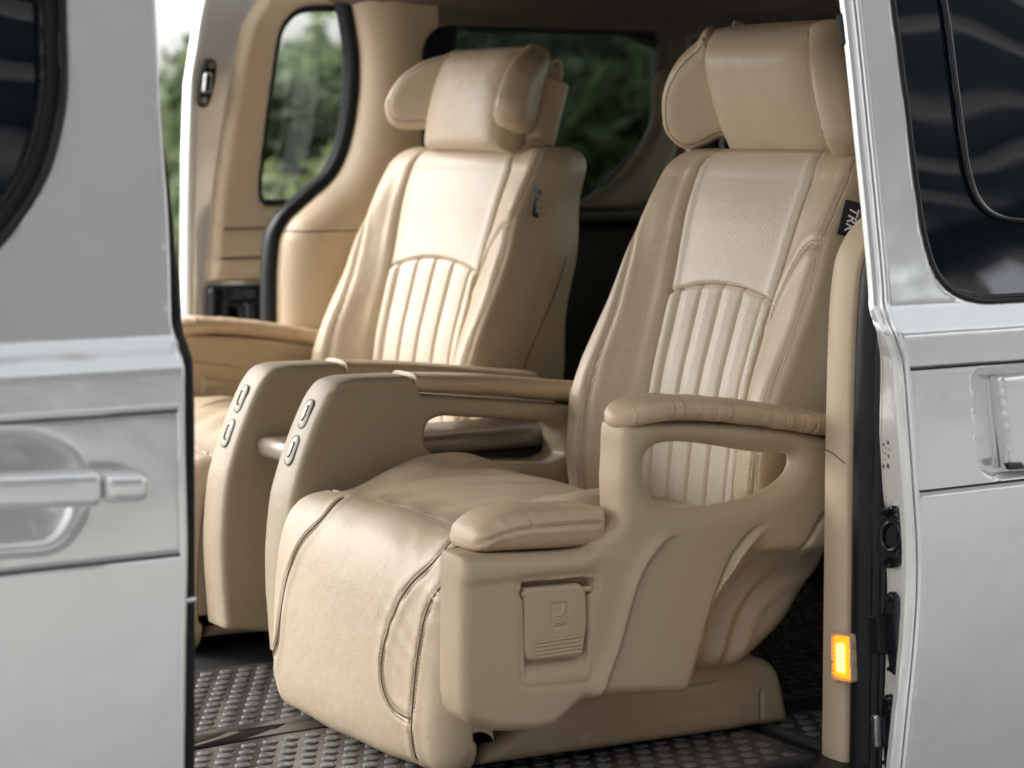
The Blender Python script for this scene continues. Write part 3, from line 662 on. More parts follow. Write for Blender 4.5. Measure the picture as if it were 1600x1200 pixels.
# ================================================================ the seats
def build_seat(OX, OY, m, label, hr_tilt, wing_l, wing_r, hx=.475):
    ROOT = empty('captain_seat', (OX, OY, FL)); tag(ROOT, label, 'seat', 'reclining captain seats side by side in the van')
    tr = lambda V: np.stack([V[:, 0], m*V[:, 1], V[:, 2]-FL], 1)
    fp = (m < 0)
    def part(name, V, Fc, mt, parent=ROOT, flip=False, sharp=45, mirror=True):
        if mirror: return mk(name, V, Fc, mt, parent, flip=(flip != fp), sharp=sharp, tr=tr)
        return mk(name, V, Fc, mt, parent, flip=flip, sharp=sharp, tr=lambda V: np.stack([V[:, 0], V[:, 1], V[:, 2]-FL], 1))
    def LY(pts, y):   # pixels of the near seat -> local x,z on the plane y
        return [(X-1.70, Z) for X, Z in TY(pts, 2.71+y)]
    XZ = lambda y0, s=-1: (lambda V: np.stack([V[:, 0], y0+s*V[:, 2], V[:, 1]], 1))

    # ---- backrest: horizontal slices
    CS = -m
    zs_ = [.17, .25, .305, .453, .62, .74, .807]
    xs_ = [.31, .311, .316, .336, .386, .420, .452]
    x0 = lambda z: np.interp(z, zs_, xs_)-.0
    x0s = lambda z: (x0(z-.03)+x0(z)+x0(z+.03))/3
    ZT = .822
    Wd = lambda z: .262-.014*sm(z, .60, .74)+.006*gs(z-.42, .12)
    yi = lambda z: (.128 if m > 0 else .140)+.016*sm(z, .55, .8)+.004*np.cos(z*9)
    prot = lambda z: np.interp(z, [.15, .27, .33, .42, .48, .57, .66, .74, .82], [.045, .058, .072, .074, .064, .044, .030, .020, .006])
    sideseam = cr([(.8195, .236), (.80, .238), (.74, .239), (.69, .238), (.64, .224), (.56, .212), (.46, .206), (.36, .204), (.22, .206)], 8, False)[:, ::-1]
    ridge = cr([(.8195, .236), (.80, .238), (.74, .238), (.69, .238), (.62, .244), (.54, .248), (.44, .250), (.34, .249), (.24, .247)], 8, False)[:, ::-1]
    curl = cr([(.236, .684), (.218, .682), (.198, .668), (.178, .640), (.160, .60), (.150, .57)], 8, False)
    def front(y, z):
        ay = np.abs(y); W = Wd(z); q = yi(z); t = np.clip((ay-q)/(W-q), 0, 1.2)
        b = np.where(t < .72, np.sin(np.clip(t/.72, 0, 1)*math.pi/2)**1.25, 1.)
        x = x0s(z)-prot(z)*b
        RR = np.where(y*CS > 0, .020, .034); edge = np.clip((ay-(W-RR))/RR, 0, 1); x = x+RR*(1-np.sqrt(1-edge**2*.9999))
        # insert: gentle crown, flutes below the arc
        ins = (ay < q)
        arc = .612-.020*(y/.13)**2
        low = 1-sm(z, arc-.003, arc+.004)
        fl = np.abs(((y/q)*2.5) % 1 - .0); k = (y/q)*2.5+.0
        kk = k-np.round(k) ; fd_ = np.abs(kk)*q/2.5
        # seams at k=-2..2
        flute = .0065*gs(fd_, .0032)-.0055*np.sqrt(np.clip(fd_/(q/5), 0, 1))
        topfade = 1-sm(arc-z, .0, .035)
        x = x+ins*low*flute*(1-.35*topfade)-ins*.006*(1-(y/q)**2)*(1-low)*1.2
        x = x+.0065*gs(z-arc, .0035)*(ay < q+.004)
        # seam around the insert
        x = x+.0065*gs(ay-q, .0030)-.0035*gs(np.abs(ay-q)-.014, .010)
        # long outer seam, and curl
        d, *_ = segdist(ay, z, sideseam); dr, *_ = segdist(ay, z, ridge); d = np.where(y*CS > 0, dr, d); x = x+.0040*gs(d, .0020)+.0010*gs(d-.006, .0015)-.0022*gs(d-.015, .009)
        d2, *_ = segdist(ay, z, curl); x = x+np.where(y*CS > 0, 1, 0)*(.0036*gs(d2, .0020)+.0008*gs(d2-.006, .0015)-.0026*gs(d2-.016, .009))
        # soft wrinkles
        x = x+.0011*np.sin(38*z+11*y+2*np.sin(20*y))*sm(ay, q, q+.03)*np.sin(70*y+9*z)
        # rounded head end
        e = np.clip((z-(ZT-.038))/.038, 0, 1); x = x+.040*(1-np.sqrt(1-e**2*.999))
        return x
    def Wtop(z):
        e = np.clip((z-(ZT-.055))/.055, 0, 1); return Wd(z)-.040*(1-np.sqrt(1-e**2*.999))
    def slices(z):
        W = Wtop(z); D = .145-.02*sm(z, .6, .8)+.02*(1-sm(z, .4, .55))-.08*(1-sm(z, .22, .40))
        e = np.clip((z-(ZT-.038))/.038, 0, 1); D = D-.035*(1-math.sqrt(1-e*e*.999))
        ys = np.linspace(-1, 1, 341)*W
        sc = Wd(z)/W
        fx = front(ys*sc, np.full(ys.shape, z)); pts = [(fx[i], ys[i]) for i in range(len(ys))]
        xb = x0s(np.array([z]))[0]+D
        xf = fx[-1]
        side = []
        for t in np.linspace(0, 1, 15)[1:]:
            xx = xf+(xb-.03-xf)*t
            bul = .010*math.sin(math.pi*t)-.0035*math.exp(-((t-.55)/.03)**2)*(z < .62)
            side.append((xx, W+bul))
        arcs = [(xb-.03+.03*math.sin(a), W-.03+.03*math.cos(a)) for a in np.linspace(0, math.pi/2, 7)[1:]]
        back = [(xb+.006*math.cos(math.pi*t/2), W-.03-(2*W-.06)*(t+1)/2) for t in np.linspace(-1, 1, 12)[1:-1]]
        right = side+arcs
        left = [(a, -b) for a, b in right][::-1]
        return np.array([(a, b, z) for a, b in pts+right+back+left])
    zl = np.r_[np.linspace(.235, ZT-.04, 250), ZT-.04+.04*np.sin(np.linspace(0, math.pi/2, 22)[1:])]
    R = [slices(z) for z in zl]; V, Fc = rings(R)
    n = len(R[0]); leather = []; insert = []
    qv = np.array([[V[f[0]], V[f[2]]] for f in Fc[:-2]]).mean(1)
    nf = len(Fc)-2
    for k in range(nf):
        j = k % n; c = qv[k]
        if j < 340 and abs(c[1]) < yi(c[2])-.0035 and c[2] < ZT-.006: insert.append(Fc[k])
        else: leather.append(Fc[k])
    leather += Fc[-2:]
    BR = part('backrest', V, leather, M['leather'], flip=False)
    used = sorted({i for f in insert for i in f}); mp = {u: i for i, u in enumerate(used)}
    part('perforated_insert', V[used], [[mp[i] for i in f] for f in insert], M['perf'], BR)
    # stitches along the side seams
    st = MB()
    for s_ in (-1, 1):
        for off in (-.006, .006):
            for C in ((ridge, curl) if s_ == CS else (sideseam,)):
                P = []
                T = np.gradient(C, axis=0); T /= np.linalg.norm(T, axis=1)[:, None]
                for (yy, zz), t in zip(C, T):
                    y2, z2 = yy-t[1]*off, zz+t[0]*off
                    if z2 > ZT-.03: continue
                    P.append((float(front(np.array([s_*y2]), np.array([z2]))[0])-.0006, s_*y2*float(Wtop(z2)/Wd(z2)), z2))
                stitch(st, P)
    part('stitching', st.V, st.F, M['thread'], BR)
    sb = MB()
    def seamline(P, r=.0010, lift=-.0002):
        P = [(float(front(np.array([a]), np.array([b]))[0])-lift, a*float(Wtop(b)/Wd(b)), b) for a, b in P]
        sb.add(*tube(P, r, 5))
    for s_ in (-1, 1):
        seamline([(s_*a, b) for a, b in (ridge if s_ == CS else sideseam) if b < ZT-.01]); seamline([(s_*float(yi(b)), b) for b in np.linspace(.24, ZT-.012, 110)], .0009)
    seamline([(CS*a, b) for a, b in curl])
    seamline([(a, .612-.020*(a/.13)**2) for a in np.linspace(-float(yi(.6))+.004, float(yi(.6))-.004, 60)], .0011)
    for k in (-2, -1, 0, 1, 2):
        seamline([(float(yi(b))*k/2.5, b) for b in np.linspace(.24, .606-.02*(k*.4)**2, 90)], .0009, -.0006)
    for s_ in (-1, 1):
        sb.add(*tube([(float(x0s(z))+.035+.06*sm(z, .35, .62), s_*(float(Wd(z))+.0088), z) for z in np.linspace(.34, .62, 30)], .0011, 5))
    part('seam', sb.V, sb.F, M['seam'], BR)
    # fabric tag with the maker's letters on the side that faces the near door
    tm = MB(); tm.add(*boxv((0, 0, 0), (.026, .0022, .052), .0008))
    tagl = mk('fabric_tag', tm.V, tm.F, M['black'], BR); tagl.location = (float(front(np.array([-.236]), np.array([.735]))[0])+.010, -.262, .722-FL)
    tagl.rotation_euler = Euler((0, math.radians(14), math.radians(-24 if m > 0 else 26)), 'XYZ')
    cu = bpy.data.curves.new('tag_letters', 'FONT'); cu.body = 'TRK'; cu.size = .0205; cu.extrude = .0004; cu.align_x = 'CENTER'; cu.align_y = 'CENTER'; cu.offset = .0003; cu.shear = .25
    to = bpy.data.objects.new('tmp', cu); SC.collection.objects.link(to)
    dg = bpy.context.evaluated_depsgraph_get(); me = bpy.data.meshes.new_from_object(to.evaluated_get(dg)); bpy.data.objects.remove(to)
    me.materials.clear(); me.materials.append(M['white']); tl = link(bpy.data.objects.new('tag_letters', me), tagl)
    tl.matrix_local = Matrix.Translation((.003, -.0014, 0)) @ Matrix.Rotation(math.radians(90), 4, 'X') @ Matrix.Rotation(math.radians(-90), 4, 'Z')

    if m < 0:
        pv = Matrix.Translation((.42, 0, 0)); BR.matrix_local = pv @ Matrix.Rotation(math.radians(6), 4, 'Z') @ pv.inverted()
    # ---- headrest
    HZ = .81; HX = hx
    HR = empty('headrest', (HX, 0, HZ-FL), ROOT); HR.rotation_euler = (0, hr_tilt, 0); HR.scale = (1.07, 1.07, 1.08) if m > 0 else (1.05, 1.06, 1.0)
    def hr(name, V, Fc, mt, parent=HR, flip=False): return mk(name, V, Fc, mt, parent, flip=flip)
    hw = .138
    def hpad(U, T):
        z = T
        return None
    R = []
    zt = .205
    for z in np.r_[.0, .003, .008, np.linspace(.014, zt-.03, 40), zt-.03+.03*np.sin(np.linspace(0, math.pi/2, 12)[1:])]:
        eb = np.clip((.014-z)/.014, 0, 1); et = np.clip((z-(zt-.045))/.045, 0, 1)
        sx = .010*(1-math.sqrt(1-eb*eb*.99)); sx2 = .045*(1-math.sqrt(1-et*et*.998))
        w = hw*(.98+.0*z)-.010*(1-math.sqrt(1-et*et*.9))-.012*(z/zt); cx = -.012*math.sin(math.pi*z/zt)
        pts = []
        N = 72; a_ = .045
        for k in range(N):
            t = 2*math.pi*k/N; c, s = math.cos(t), math.sin(t); e = .42
            pts.append(((.050-sx-sx2)*math.copysign(abs(c)**.6, c)+cx, w*math.copysign(abs(s)**e, s), z))
        R.append(np.array(pts))
    V, Fc = rings(R); V[:, 0] += .0015*gs(np.abs(V[:, 1])-.123, .003)*(V[:, 0] < 0)
    hr('headrest_pad', V, Fc, M['leather'])
    # core behind, which carries the wings
    R = []
    for z in np.r_[.012, .02, np.linspace(.035, zt-.05, 10), zt-.040, zt-.030, zt-.026]:
        e = 1 if .03 < z < zt-.045 else .85; R.append(np.array([(.050+.040*e*math.copysign(abs(math.cos(t))**.6, math.cos(t)), .150*e*math.copysign(abs(math.sin(t))**.5, math.sin(t)), z) for t in np.linspace(0, 2*math.pi, 41)[:-1]]))
    V, Fc = rings(R); hr('headrest_shell', V, Fc, M['leather_tan'])
    # wings
    wo = cr([(0, .050), (.040, .041), (.080, .032), (.108, .038), (.126, .066), (.124, .095), (.108, .135), (.075, .170), (.035, .192), (0, .200)], 8)
    for s_, ang in ((1, wing_l), (-1, wing_r)):
        def wf(a, b, s):
            return .026-.024*rp(s, .026)/.026-.0022*gs(s-.012, .0014)
        V, Fc = relief(wo, [], .003, wf, lambda a, b, s: -.034+.030*rp(s, .026)/.026)
        # local: a outwards, c towards the front (-x)
        V = np.stack([-V[:, 2], s_*V[:, 0], V[:, 1]], 1)
        Wg = hr('headrest_wing', V, Fc, M['leather'], flip=(s_ > 0)); Wg.location = (.000, s_*.126, 0); Wg.rotation_euler = (0, 0, s_*ang)
        sm_ = MB(); C = offset(wo, -.011); C = C[(C[:, 0] > .01)]
        C = C[np.argsort(np.unwrap(np.arctan2(C[:, 1]-.11, C[:, 0]-.03)))]
        stitch(sm_, [(-(.026-.024*float(rp(np.array([.0145]), .026)[0])/.026)-.0005, s_*c[0], c[1]) for c in offset(wo, -.0145) if c[0] > .012], .006, .004, .0006)
        mk('stitching', sm_.V, sm_.F, M['thread_light'], Wg)
        cz_ = .026-.024*float(rp(np.array([.0115]), .026)[0])/.026
        V, Fc = tube([(-cz_+.0012, s_*c[0], c[1]) for c in offset(wo, -.0118) if c[0] > .004], .0009, 6); mk('seam', V, Fc, M['wing_seam'], Wg)
        # carrier plate with a pivot
        V, Fc = relief(fillet([(-.045, -.012), (.03, -.012), (.02, .020), (-.004, .042), (-.028, .036)], .008), [], .003, lambda a, b, s: .004-rp(s, .002), 0.)
        hb = hr('hinge_plate', np.stack([V[:, 0]+.045, s_*(.146+V[:, 2]), V[:, 1]], 1), Fc, M['leather_tan'], flip=(s_ > 0))
        V, Fc = tube([(.044, s_*.150, .012), (.044, s_*.153, .012)], .005, 12); mk('pivot_screw', V, Fc, M['thread_light'], hb)
        V, Fc = tube([(.03, s_*.125, .165), (.036, s_*.13, .190), (.046, s_*.132, .197), (.056, s_*.13, .190), (.06, s_*.128, .165)], .0045, 8); hr('pull_loop', V, Fc, M['leather'])
    # posts
    for s_ in (-1, 1):
        V, Fc = tube([(.05, s_*.06, -.06), (.05, s_*.06, .03)], .006, 10); hr('headrest_post', V, Fc, M['steel'])

    # ---- leg rest (front fascia)
    prof = cr([(-.195, .302), (-.218, .2995), (-.240, .290), (-.259, .268), (-.273, .225), (-.281, .16), (-.285, .10), (-.285, .045), (-.277, .008), (-.264, -.008), (-.248, -.013), (-.232, -.013)], 10, False)
    PL = np.r_[0, np.cumsum(np.linalg.norm(np.diff(prof, axis=0), axis=1))]
    Tn = np.gradient(prof, axis=0); Tn /= np.linalg.norm(Tn, axis=1)[:, None]; Nn = np.stack([Tn[:, 1], -Tn[:, 0]], 1)   # outward
    zidx = lambda z: np.interp(-np.asarray(z), -prof[:, 1], PL)
    def s2(px, py):    # pixel on the fascia -> (arc length, y)
        Y, Z = atX(px, py, 1.70-.281); return (float(zidx(Z)), Y-2.71)
    def s2t(px, py):
        Y, Z = atX(px, py, 1.70-.25); return (float(zidx(min(Z, .30))), Y-2.71)
    seams = [cr([s2t(712, 832), s2t(690, 846), s2(660, 878), s2(632, 925), s2(613, 990), s2(607, 1040), s2(613, 1080), s2(628, 1108), s2(650, 1122)], 6, False),
             cr([s2t(718, 842), s2t(700, 862), s2(680, 900), s2(664, 960), s2(657, 1040), s2(653, 1120), s2(648, 1185)], 6, False),
             cr([s2t(506, 783), s2(484, 815), s2(464, 850), s2(452, 900), s2(445, 960), s2(440, 1000), s2(428, 1025), s2(414, 1042)], 6, False)]
    HWd = .272; ed = .045; dep = .080
    cs = []                                  # cross section (y, depth, facet)
    for t in np.linspace(0, 1, 10)[:-1]: cs.append((-HWd+.004, dep-(dep-ed)*t))
    for a in np.linspace(0, math.pi/2, 14)[:-1]: cs.append((-HWd+ed-ed*math.cos(a), ed-ed*math.sin(a)))
    for t in np.linspace(0, 1, 300): cs.append((-HWd+ed+(2*HWd-2*ed)*t, 0.))
    for a in np.linspace(math.pi/2, 0, 14)[1:]: cs.append((HWd-ed+ed*math.cos(a), ed-ed*math.sin(a)))
    for t in np.linspace(1, 0, 10)[1:]: cs.append((HWd-.004, dep-(dep-ed)*t))
    cs = np.array(cs); R = []
    uu = np.linspace(0, PL[-1], 300)
    A, B = np.meshgrid(uu, cs[:, 0], indexing='ij')
    Dd = np.broadcast_to(cs[:, 1], A.shape).copy()
    onf = (np.abs(B) < HWd-ed*.4)
    bul = -.010*np.cos(np.clip(B/HWd, -1, 1)*math.pi/2)
    Dd += bul
    for C in seams:
        d, *_ = segdist(A, B, C); Dd += onf*(.0034*gs(d, .0018)-.0014*gs(d-.012, .008)+.0008*gs(d-.0058, .0014))
    d, _, _, sg, tt, _ = segdist(A, B, seams[1]); lo = (B < seams[1][:, 1].mean()+.02)
    # puckers between the two near-side seams, soft creases near the upper seam and at the side
    d0, *_ = segdist(A, B, seams[0]); btw = (B < -.10)*(B > -.21)
    Dd += .0007*btw*np.sin((A*1.0+B*.9)*130+2*np.sin(A*30))*gs(A-.16, .09)
    Dd += .0018*np.sin(A*24+B*16)*np.sin(B*21+1)
    Dd += .008*gs(B+.262, .014)*gs(A-.085, .028)+.0009*np.sin(A*150)*gs(B+.235, .035)*gs(A-.10, .08)
    px_ = np.interp(uu, PL, prof[:, 0]); pz_ = np.interp(uu, PL, prof[:, 1]); nx_ = np.interp(uu, PL, Nn[:, 0]); nz_ = np.interp(uu, PL, Nn[:, 1])
    # make sure the normal points outwards (forwards)
    sgn = -1 if nx_[100] > 0 else 1
    V = np.stack([(px_[:, None]-sgn*nx_[:, None]*np.minimum(Dd, .06)+np.maximum(Dd-.06, 0)), B, (pz_[:, None]-sgn*nz_[:, None]*np.minimum(Dd, .06))], -1)
    V[..., 2] -= .014*np.clip((B+.27)/.54, 0, 1)*sm(-V[..., 2], -.13, 0.)
    nu, nv = A.shape
    Fc = [(i*nv+j, (i+1)*nv+j, (i+1)*nv+j+1, i*nv+j+1) for i in range(nu-1) for j in range(nv-1)]
    LR = part('leg_rest', V.reshape(-1, 3), Fc, M['leather'], flip=False)
    st = MB()
    def fpt(u, y):
        d = np.interp(y, cs[:, 0], cs[:, 1])-.010*math.cos(max(-1, min(1, y/HWd))*math.pi/2)-.0007
        return (np.interp(u, uu, px_)-sgn*np.interp(u, uu, nx_)*d, y, np.interp(u, uu, pz_)-sgn*np.interp(u, uu, nz_)*d)
    for C in seams:
        T = np.gradient(C, axis=0); T /= np.linalg.norm(T, axis=1)[:, None]
        for off in (-.006, .006): stitch(st, [fpt(c[0]-t[1]*off, c[1]+t[0]*off) for c, t in zip(C, T) if 0 < c[0]-t[1]*off < PL[-1] and abs(c[1]) < HWd-.03])
    part('stitching', st.V, st.F, M['thread'], LR)
    sb = MB()
    for C in seams: sb.add(*tube([fpt(c[0], c[1]) for c in C if 0 < c[0] < PL[-1] and abs(c[1]) < HWd-.02], .0010, 5))
    part('seam', sb.V, sb.F, M['seam'], LR)
    # piping where fascia and cushion meet
    V, Fc = tube([(-.192+.0*y, y, .302+.004*math.cos(y*5)) for y in np.linspace(-.216, .216, 30)], .0028, 8); part('piping', V, Fc, M['leather'], LR)

    # ---- seat cushion
    def cush(U, T):
        x = -.200+U*.56; y = -.268+T*.536
        z = .300+.030*sm(x, -.20, -.02)-.062*sm(x, .02, .22)
        ay = np.abs(y)
        z = z+.018*sm(ay, .13, .21)*sm(x, -.16, -.02)*(1-sm(x, .10, .26))+.006*np.cos(y*9)
        z = z-.045*(1-np.sqrt(1-np.clip((ay-.223)/.045, 0, 1)**2*.98))
        z = z-.014*(1-sm(x, -.2, -.175))
        a = (x+.19); z = z+.0028*np.sin(y*62+3*np.sin(x*14)+x*22)*np.exp(-a*7)*sm(x, -.19, -.16)
        z = z-.0045*gs(ay-.150-.05*sm(x, -.1, .15), .0025)*sm(x, -.06, .0)
        z = z+.0014*np.sin(x*55+y*30)*np.sin(y*33+1.)
        return x, y, z
    V, Fc = grid(200, 190, cush); part('cushion', V, Fc, M['leather'])
    V, Fc = boxv((.02, 0, .17), (.42, .50, .22), .02); part('cushion_base', V, Fc, M['shell'])

    # ---- outer side shell with the hand slot
    yo = -.352
    sh = LY([(700, 873), (760, 871), (840, 868), (900, 864), (925, 858), (938, 846), (943, 820), (944, 760), (946, 715), (952, 676), (985, 664), (1040, 661), (1150, 664), (1230, 672), (1312, 688), (1325, 700), (1325, 820), (1300, 856), (1270, 864), (1190, 866), (1160, 885), (1130, 930), (1108, 990), (1088, 1062), (1078, 1082), (1058, 1086), (1000, 1087), (945, 1090), (918, 1096), (898, 1112), (872, 1136), (842, 1144), (780, 1147), (730, 1142), (702, 1132), (689, 1108), (686, 1060), (688, 960), (690, 890)], yo)
    K1, K2 = LY([(722, 900), (974, 760)], yo)[0][0]+.330-LY([(690, 900)], yo)[0][0]-.330, .032
    zl_ = LY([(800, 852)], yo)[0][1]; xf_ = LY([(700, 1000)], yo)[0][0]; xp_ = LY([(945, 760)], yo)[0][0]
    sh = [((x+K1*max(0, 1-(x-xf_)/.09)) if z < zl_ and x < xf_+.09 else ((x+K2*max(0, 1-abs(x-xp_)/.045)) if z > zl_-.004 and x < xp_+.045 and x > xp_-.02 else x), z) for x, z in sh]
    sh = cr(sh, 4)
    hole = cr(LY([(1014, 735), (1018, 712), (1036, 696), (1070, 692), (1120, 697), (1180, 707), (1232, 710), (1245, 717), (1244, 733), (1225, 755), (1190, 776), (1140, 789), (1090, 796), (1055, 795), (1030, 782), (1018, 760)], yo), 5)
    C1 = cr(LY([(1072, 838), (1045, 846), (1015, 875), (995, 915), (982, 960), (968, 1010), (952, 1055), (940, 1090)], yo), 6, False)
    C2 = cr(LY([(1212, 817), (1180, 828), (1150, 862), (1132, 900), (1118, 940), (1110, 970), (1106, 980)], yo), 6, False)
    C3 = cr(LY([(1310, 780), (1285, 812), (1265, 845), (1250, 868)], yo), 6, False)
    pk = fillet(LY([(816, 910), (918, 902), (930, 905), (930, 926), (920, 932), (922, 1050), (918, 1062), (820, 1070), (819, 940), (813, 932)], yo), .004)
    lowz = LY([(870, 1090)], yo)[0][1]
    def shf(a, b, s):
        c = -rp(s, .017)
        d, _, _, sg, tt, L = segdist(a, b, C1); e = sm(tt, 0, .07)
        c += e*(-.0060*gs(d, .0035)+.0105*(sg < 0)*gs(d-.002, .014)*(1-gs(d, .003)))
        d, _, _, sg, tt, L = segdist(a, b, C2); e = sm(tt, 0, .06)*sm(s, .003, .014)
        c += e*(-.0060*gs(d, .0035)+.0110*(sg > 0)*gs(d-.002, .016)*(1-gs(d, .003)))
        d, _, _, sg, tt, L = segdist(a, b, C3); c += -.006*gs(d, .004)
        d, *_ = segdist(a, b, pk, True); q = np.where(inside(a, b, pk), d, -d)
        zz = LY([(870, 1000)], yo)[0][1]
        depth = .020*(sm(b, zz-.055, zz-.005))+.001
        c -= depth*sm(q, -.001, .0045); c -= .002*gs(q+.004, .004)
        d, *_ = segdist(a, b, hole, True); c += -.006*(1-sm(d, .0, .030))*(s > 0)
        # top rail of the front ledge
        z0 = LY([(800, 880)], yo)[0][1]; xl = LY([(935, 880)], yo)[0][0]
        c += .004*sm(b, z0-.028, z0-.012)*(1-sm(a, xl-.02, xl+.01))
        # ridge down the post
        x1 = LY([(975, 760)], yo)[0][0]; c += -.010*(1-sm(a, x1-.028, x1+.004))*sm(b, z0-.01, z0+.03)
        return c
    holes = [hole] if m > 0 else []
    V, Fc = relief(sh, holes, .0027, shf, (lambda a, b, s: -.058+.036*(1-sm(segdist(a, b, hole, True)[0], 0, .03))) if m > 0 else (lambda a, b, s: -.058+rp(s, .006)))
    SS = part('side_shell', XZ(yo)(V), Fc, M['shell'])
    if m < 0:      # solid inner panel with a storage pocket, seen across the seat
        def FY(pts): return [(X-1.70, Z) for X, Z in TY(pts, 3.61+.352-.06)]
        P = fillet(FY([(262, 560), (370, 572), (470, 600), (470, 660), (372, 690), (262, 690)]), .01)
        pc = fillet(FY([(313, 588), (372, 596), (372, 690), (345, 690), (314, 668)]), .008); lid = FY([(313, 609), (350, 607), (352, 640)])
        def pfn(a, b, s):
            d, *_ = segdist(a, b, pc, True); q = np.where(inside(a, b, pc), d, -d); c = .004-rp(s, .003)+.008*sm(q, -.002, .004)
            d, *_ = segdist(a, b, lid); return c-.002*gs(d, .0018)
        V, Fc = relief(P, [], .003, pfn, 0.); part('storage_pocket', np.stack([V[:, 0], -(.352-.058)-0*V[:, 2]+V[:, 2]*1., V[:, 1]], 1), Fc, M['shell'], SS, flip=True)
    # lever flap in the pocket
    fl = fillet(LY([(820, 920), (908, 912), (917, 922), (919, 975), (912, 1022), (902, 1028), (826, 1034), (821, 1024)], yo), .006)
    ic = fillet(LY([(862, 944), (886, 942), (887, 978), (863, 981)], yo), .004)
    z1 = LY([(870, 1000)], yo)[0][1]; z2 = LY([(870, 1026)], yo)[0][1]; fx0 = LY([(836, 1000)], yo)[0][0]; fx1 = LY([(908, 1000)], yo)[0][0]
    seatic = [LY([(882, 946), (877, 961), (866, 963)], yo), LY([(866, 968), (880, 966)], yo), LY([(867, 973), (881, 971)], yo)]
    def flf(a, b, s):
        c = .0-rp(s, .006)
        d, *_ = segdist(a, b, ic, True); c += -.0016*gs(d, .0013)
        for q in seatic:
            d, *_ = segdist(a, b, q); c += .0014*gs(d, .0016)
        ln = (b < z1+.003)*(b > z2)*(a > fx0)*(a < fx1)
        c += .0009*ln*np.cos((b-z1)*2*math.pi/.0052)
        return c
    V, Fc = relief(fl, [], .0013, flf, -.012)
    FLp = part('lever_flap', XZ(yo-.0005)(V), Fc, M['shell'], SS)
    V, Fc = tube([(LY([(822, 930)], yo)[0][0]-.004, yo+.006, LY([(822, 930)], yo)[0][1]), (LY([(922, 922)], yo)[0][0]+.004, yo+.006, LY([(915, 922)], yo)[0][1])], .004, 10); part('flap_hinge', V, Fc, M['shell'], SS)

    # ---- outer arm pad
    tp_ = cr(LY([(942, 661), (944, 651), (951, 641), (967, 631), (1000, 622), (1050, 618), (1167, 626), (1330, 652)], yo+.01), 16, False)
    bt_ = cr(LY([(942, 661), (945, 668), (955, 673), (970, 672), (1000, 665), (1067, 658), (1167, 665), (1330, 690)], yo+.01), 16, False)
    xa0, xa1 = tp_[0, 0], tp_[-1, 0]; R = []
    for t in np.r_[.13*(1-np.cos(np.linspace(.05, math.pi/2, 34))), np.linspace(.14, 1, 90)]:
        x = xa0+(xa1-xa0)*t
        zt_ = np.interp(x, np.maximum.accumulate(tp_[:, 0]), tp_[:, 1]); zb_ = np.interp(x, np.maximum.accumulate(bt_[:, 0]), bt_[:, 1])
        wz = max((zt_-zb_)/2, .0008); cz = (zt_+zb_)/2; wy = .041*math.sqrt(max(1-(1-min(1, t/.16))**2, .0004))
        wob = .0006*math.sin(t*75+math.sin(t*31)*2)*sm(t, .15, .3)
        R.append(np.array([(x+.022*max(0, 1-t/.3), yo+.030+(wy+wob)*math.copysign(abs(math.cos(a))**.72, math.cos(a)), cz+(wz+wob)*math.copysign(abs(math.sin(a))**.85, math.sin(a))) for a in np.linspace(0, 2*math.pi, 41)[:-1]]))
    V, Fc = rings(R); part('arm_pad', V, Fc, M['wrinkle'], flip=True)
    # ---- front ledge pad
    lpz = LY([(711, 866), (712, 850), (722, 834), (760, 814), (820, 800), (880, 797), (930, 798), (938, 806), (938, 838), (930, 856), (905, 861), (800, 866), (730, 872)], yo+.012)
    xm_ = min(q[0] for q in lpz); lpz = [(x+.040*max(0, 1-(x-xm_)/.10), z) for x, z in lpz]; lpz = [(x+.020*max(0, min(1, (x-xm_-.15)/.06)), z) for x, z in lpz]
    LPo = cr(lpz, 6)
    sC = cr(LY([(748, 866), (762, 848), (800, 832), (850, 824), (940, 818)], yo+.012), 6, False); xc = LY([(842, 820)], yo)[0][0]
    def lpf(a, b, s):
        d, *_ = segdist(a, b, sC); c = -.030*rp(s, .030)/.030*.9-.0035*gs(d, .0022)+.0014*gs(d-.006, .004)
        c += -.0035*gs(a-xc, .002)*(b > LY([(842, 826)], yo)[0][1])+.0012*np.sin(a*210+b*90)*gs(a-LPo[:, 0].min()-.03, .025)
        return c
    V, Fc = relief(LPo, [], .0025, lpf, lambda a, b, s: -.095+.02*rp(s, .02)/.02)
    PADF = part('ledge_pad', XZ(yo+.012)(V), Fc, M['leather_tan'])
    st = MB()
    T = np.gradient(sC, axis=0); T /= np.linalg.norm(T, axis=1)[:, None]
    for off in (-.0055, .0055):
        stitch(st, [(c[0]-t[1]*off, yo+.0115+.002, c[1]+t[0]*off) for c, t in zip(sC, T)][4:])
    part('stitching', st.V, st.F, M['thread'], PADF)

    # ---- leather skirt behind the shell
    sk = cr(LY([(1070, 900), (1130, 850), (1200, 835), (1290, 840), (1300, 862), (1288, 890), (1262, 930), (1235, 975), (1200, 1012), (1165, 1040), (1130, 1048), (1085, 1046), (1040, 1040), (1040, 960)], yo+.06), 5)
    f1 = cr(LY([(1280, 868), (1210, 900), (1165, 950), (1135, 1040)], yo+.06), 6, False); f2 = cr(LY([(1240, 860), (1170, 895), (1120, 960), (1105, 1045)], yo+.06), 6, False)
    def skf(a, b, s):
        c = -.030*rp(s, .035)/.035
        for f_, k in ((f1, .007), (f2, .006)):
            d, *_ = segdist(a, b, f_); c += -k*gs(d, .010)+k*.5*gs(d-.022, .010)
        return c
    V, Fc = relief(sk, [], .005, skf, -.08); part('leather_skirt', XZ(yo+.06)(V), Fc, M['leather'])
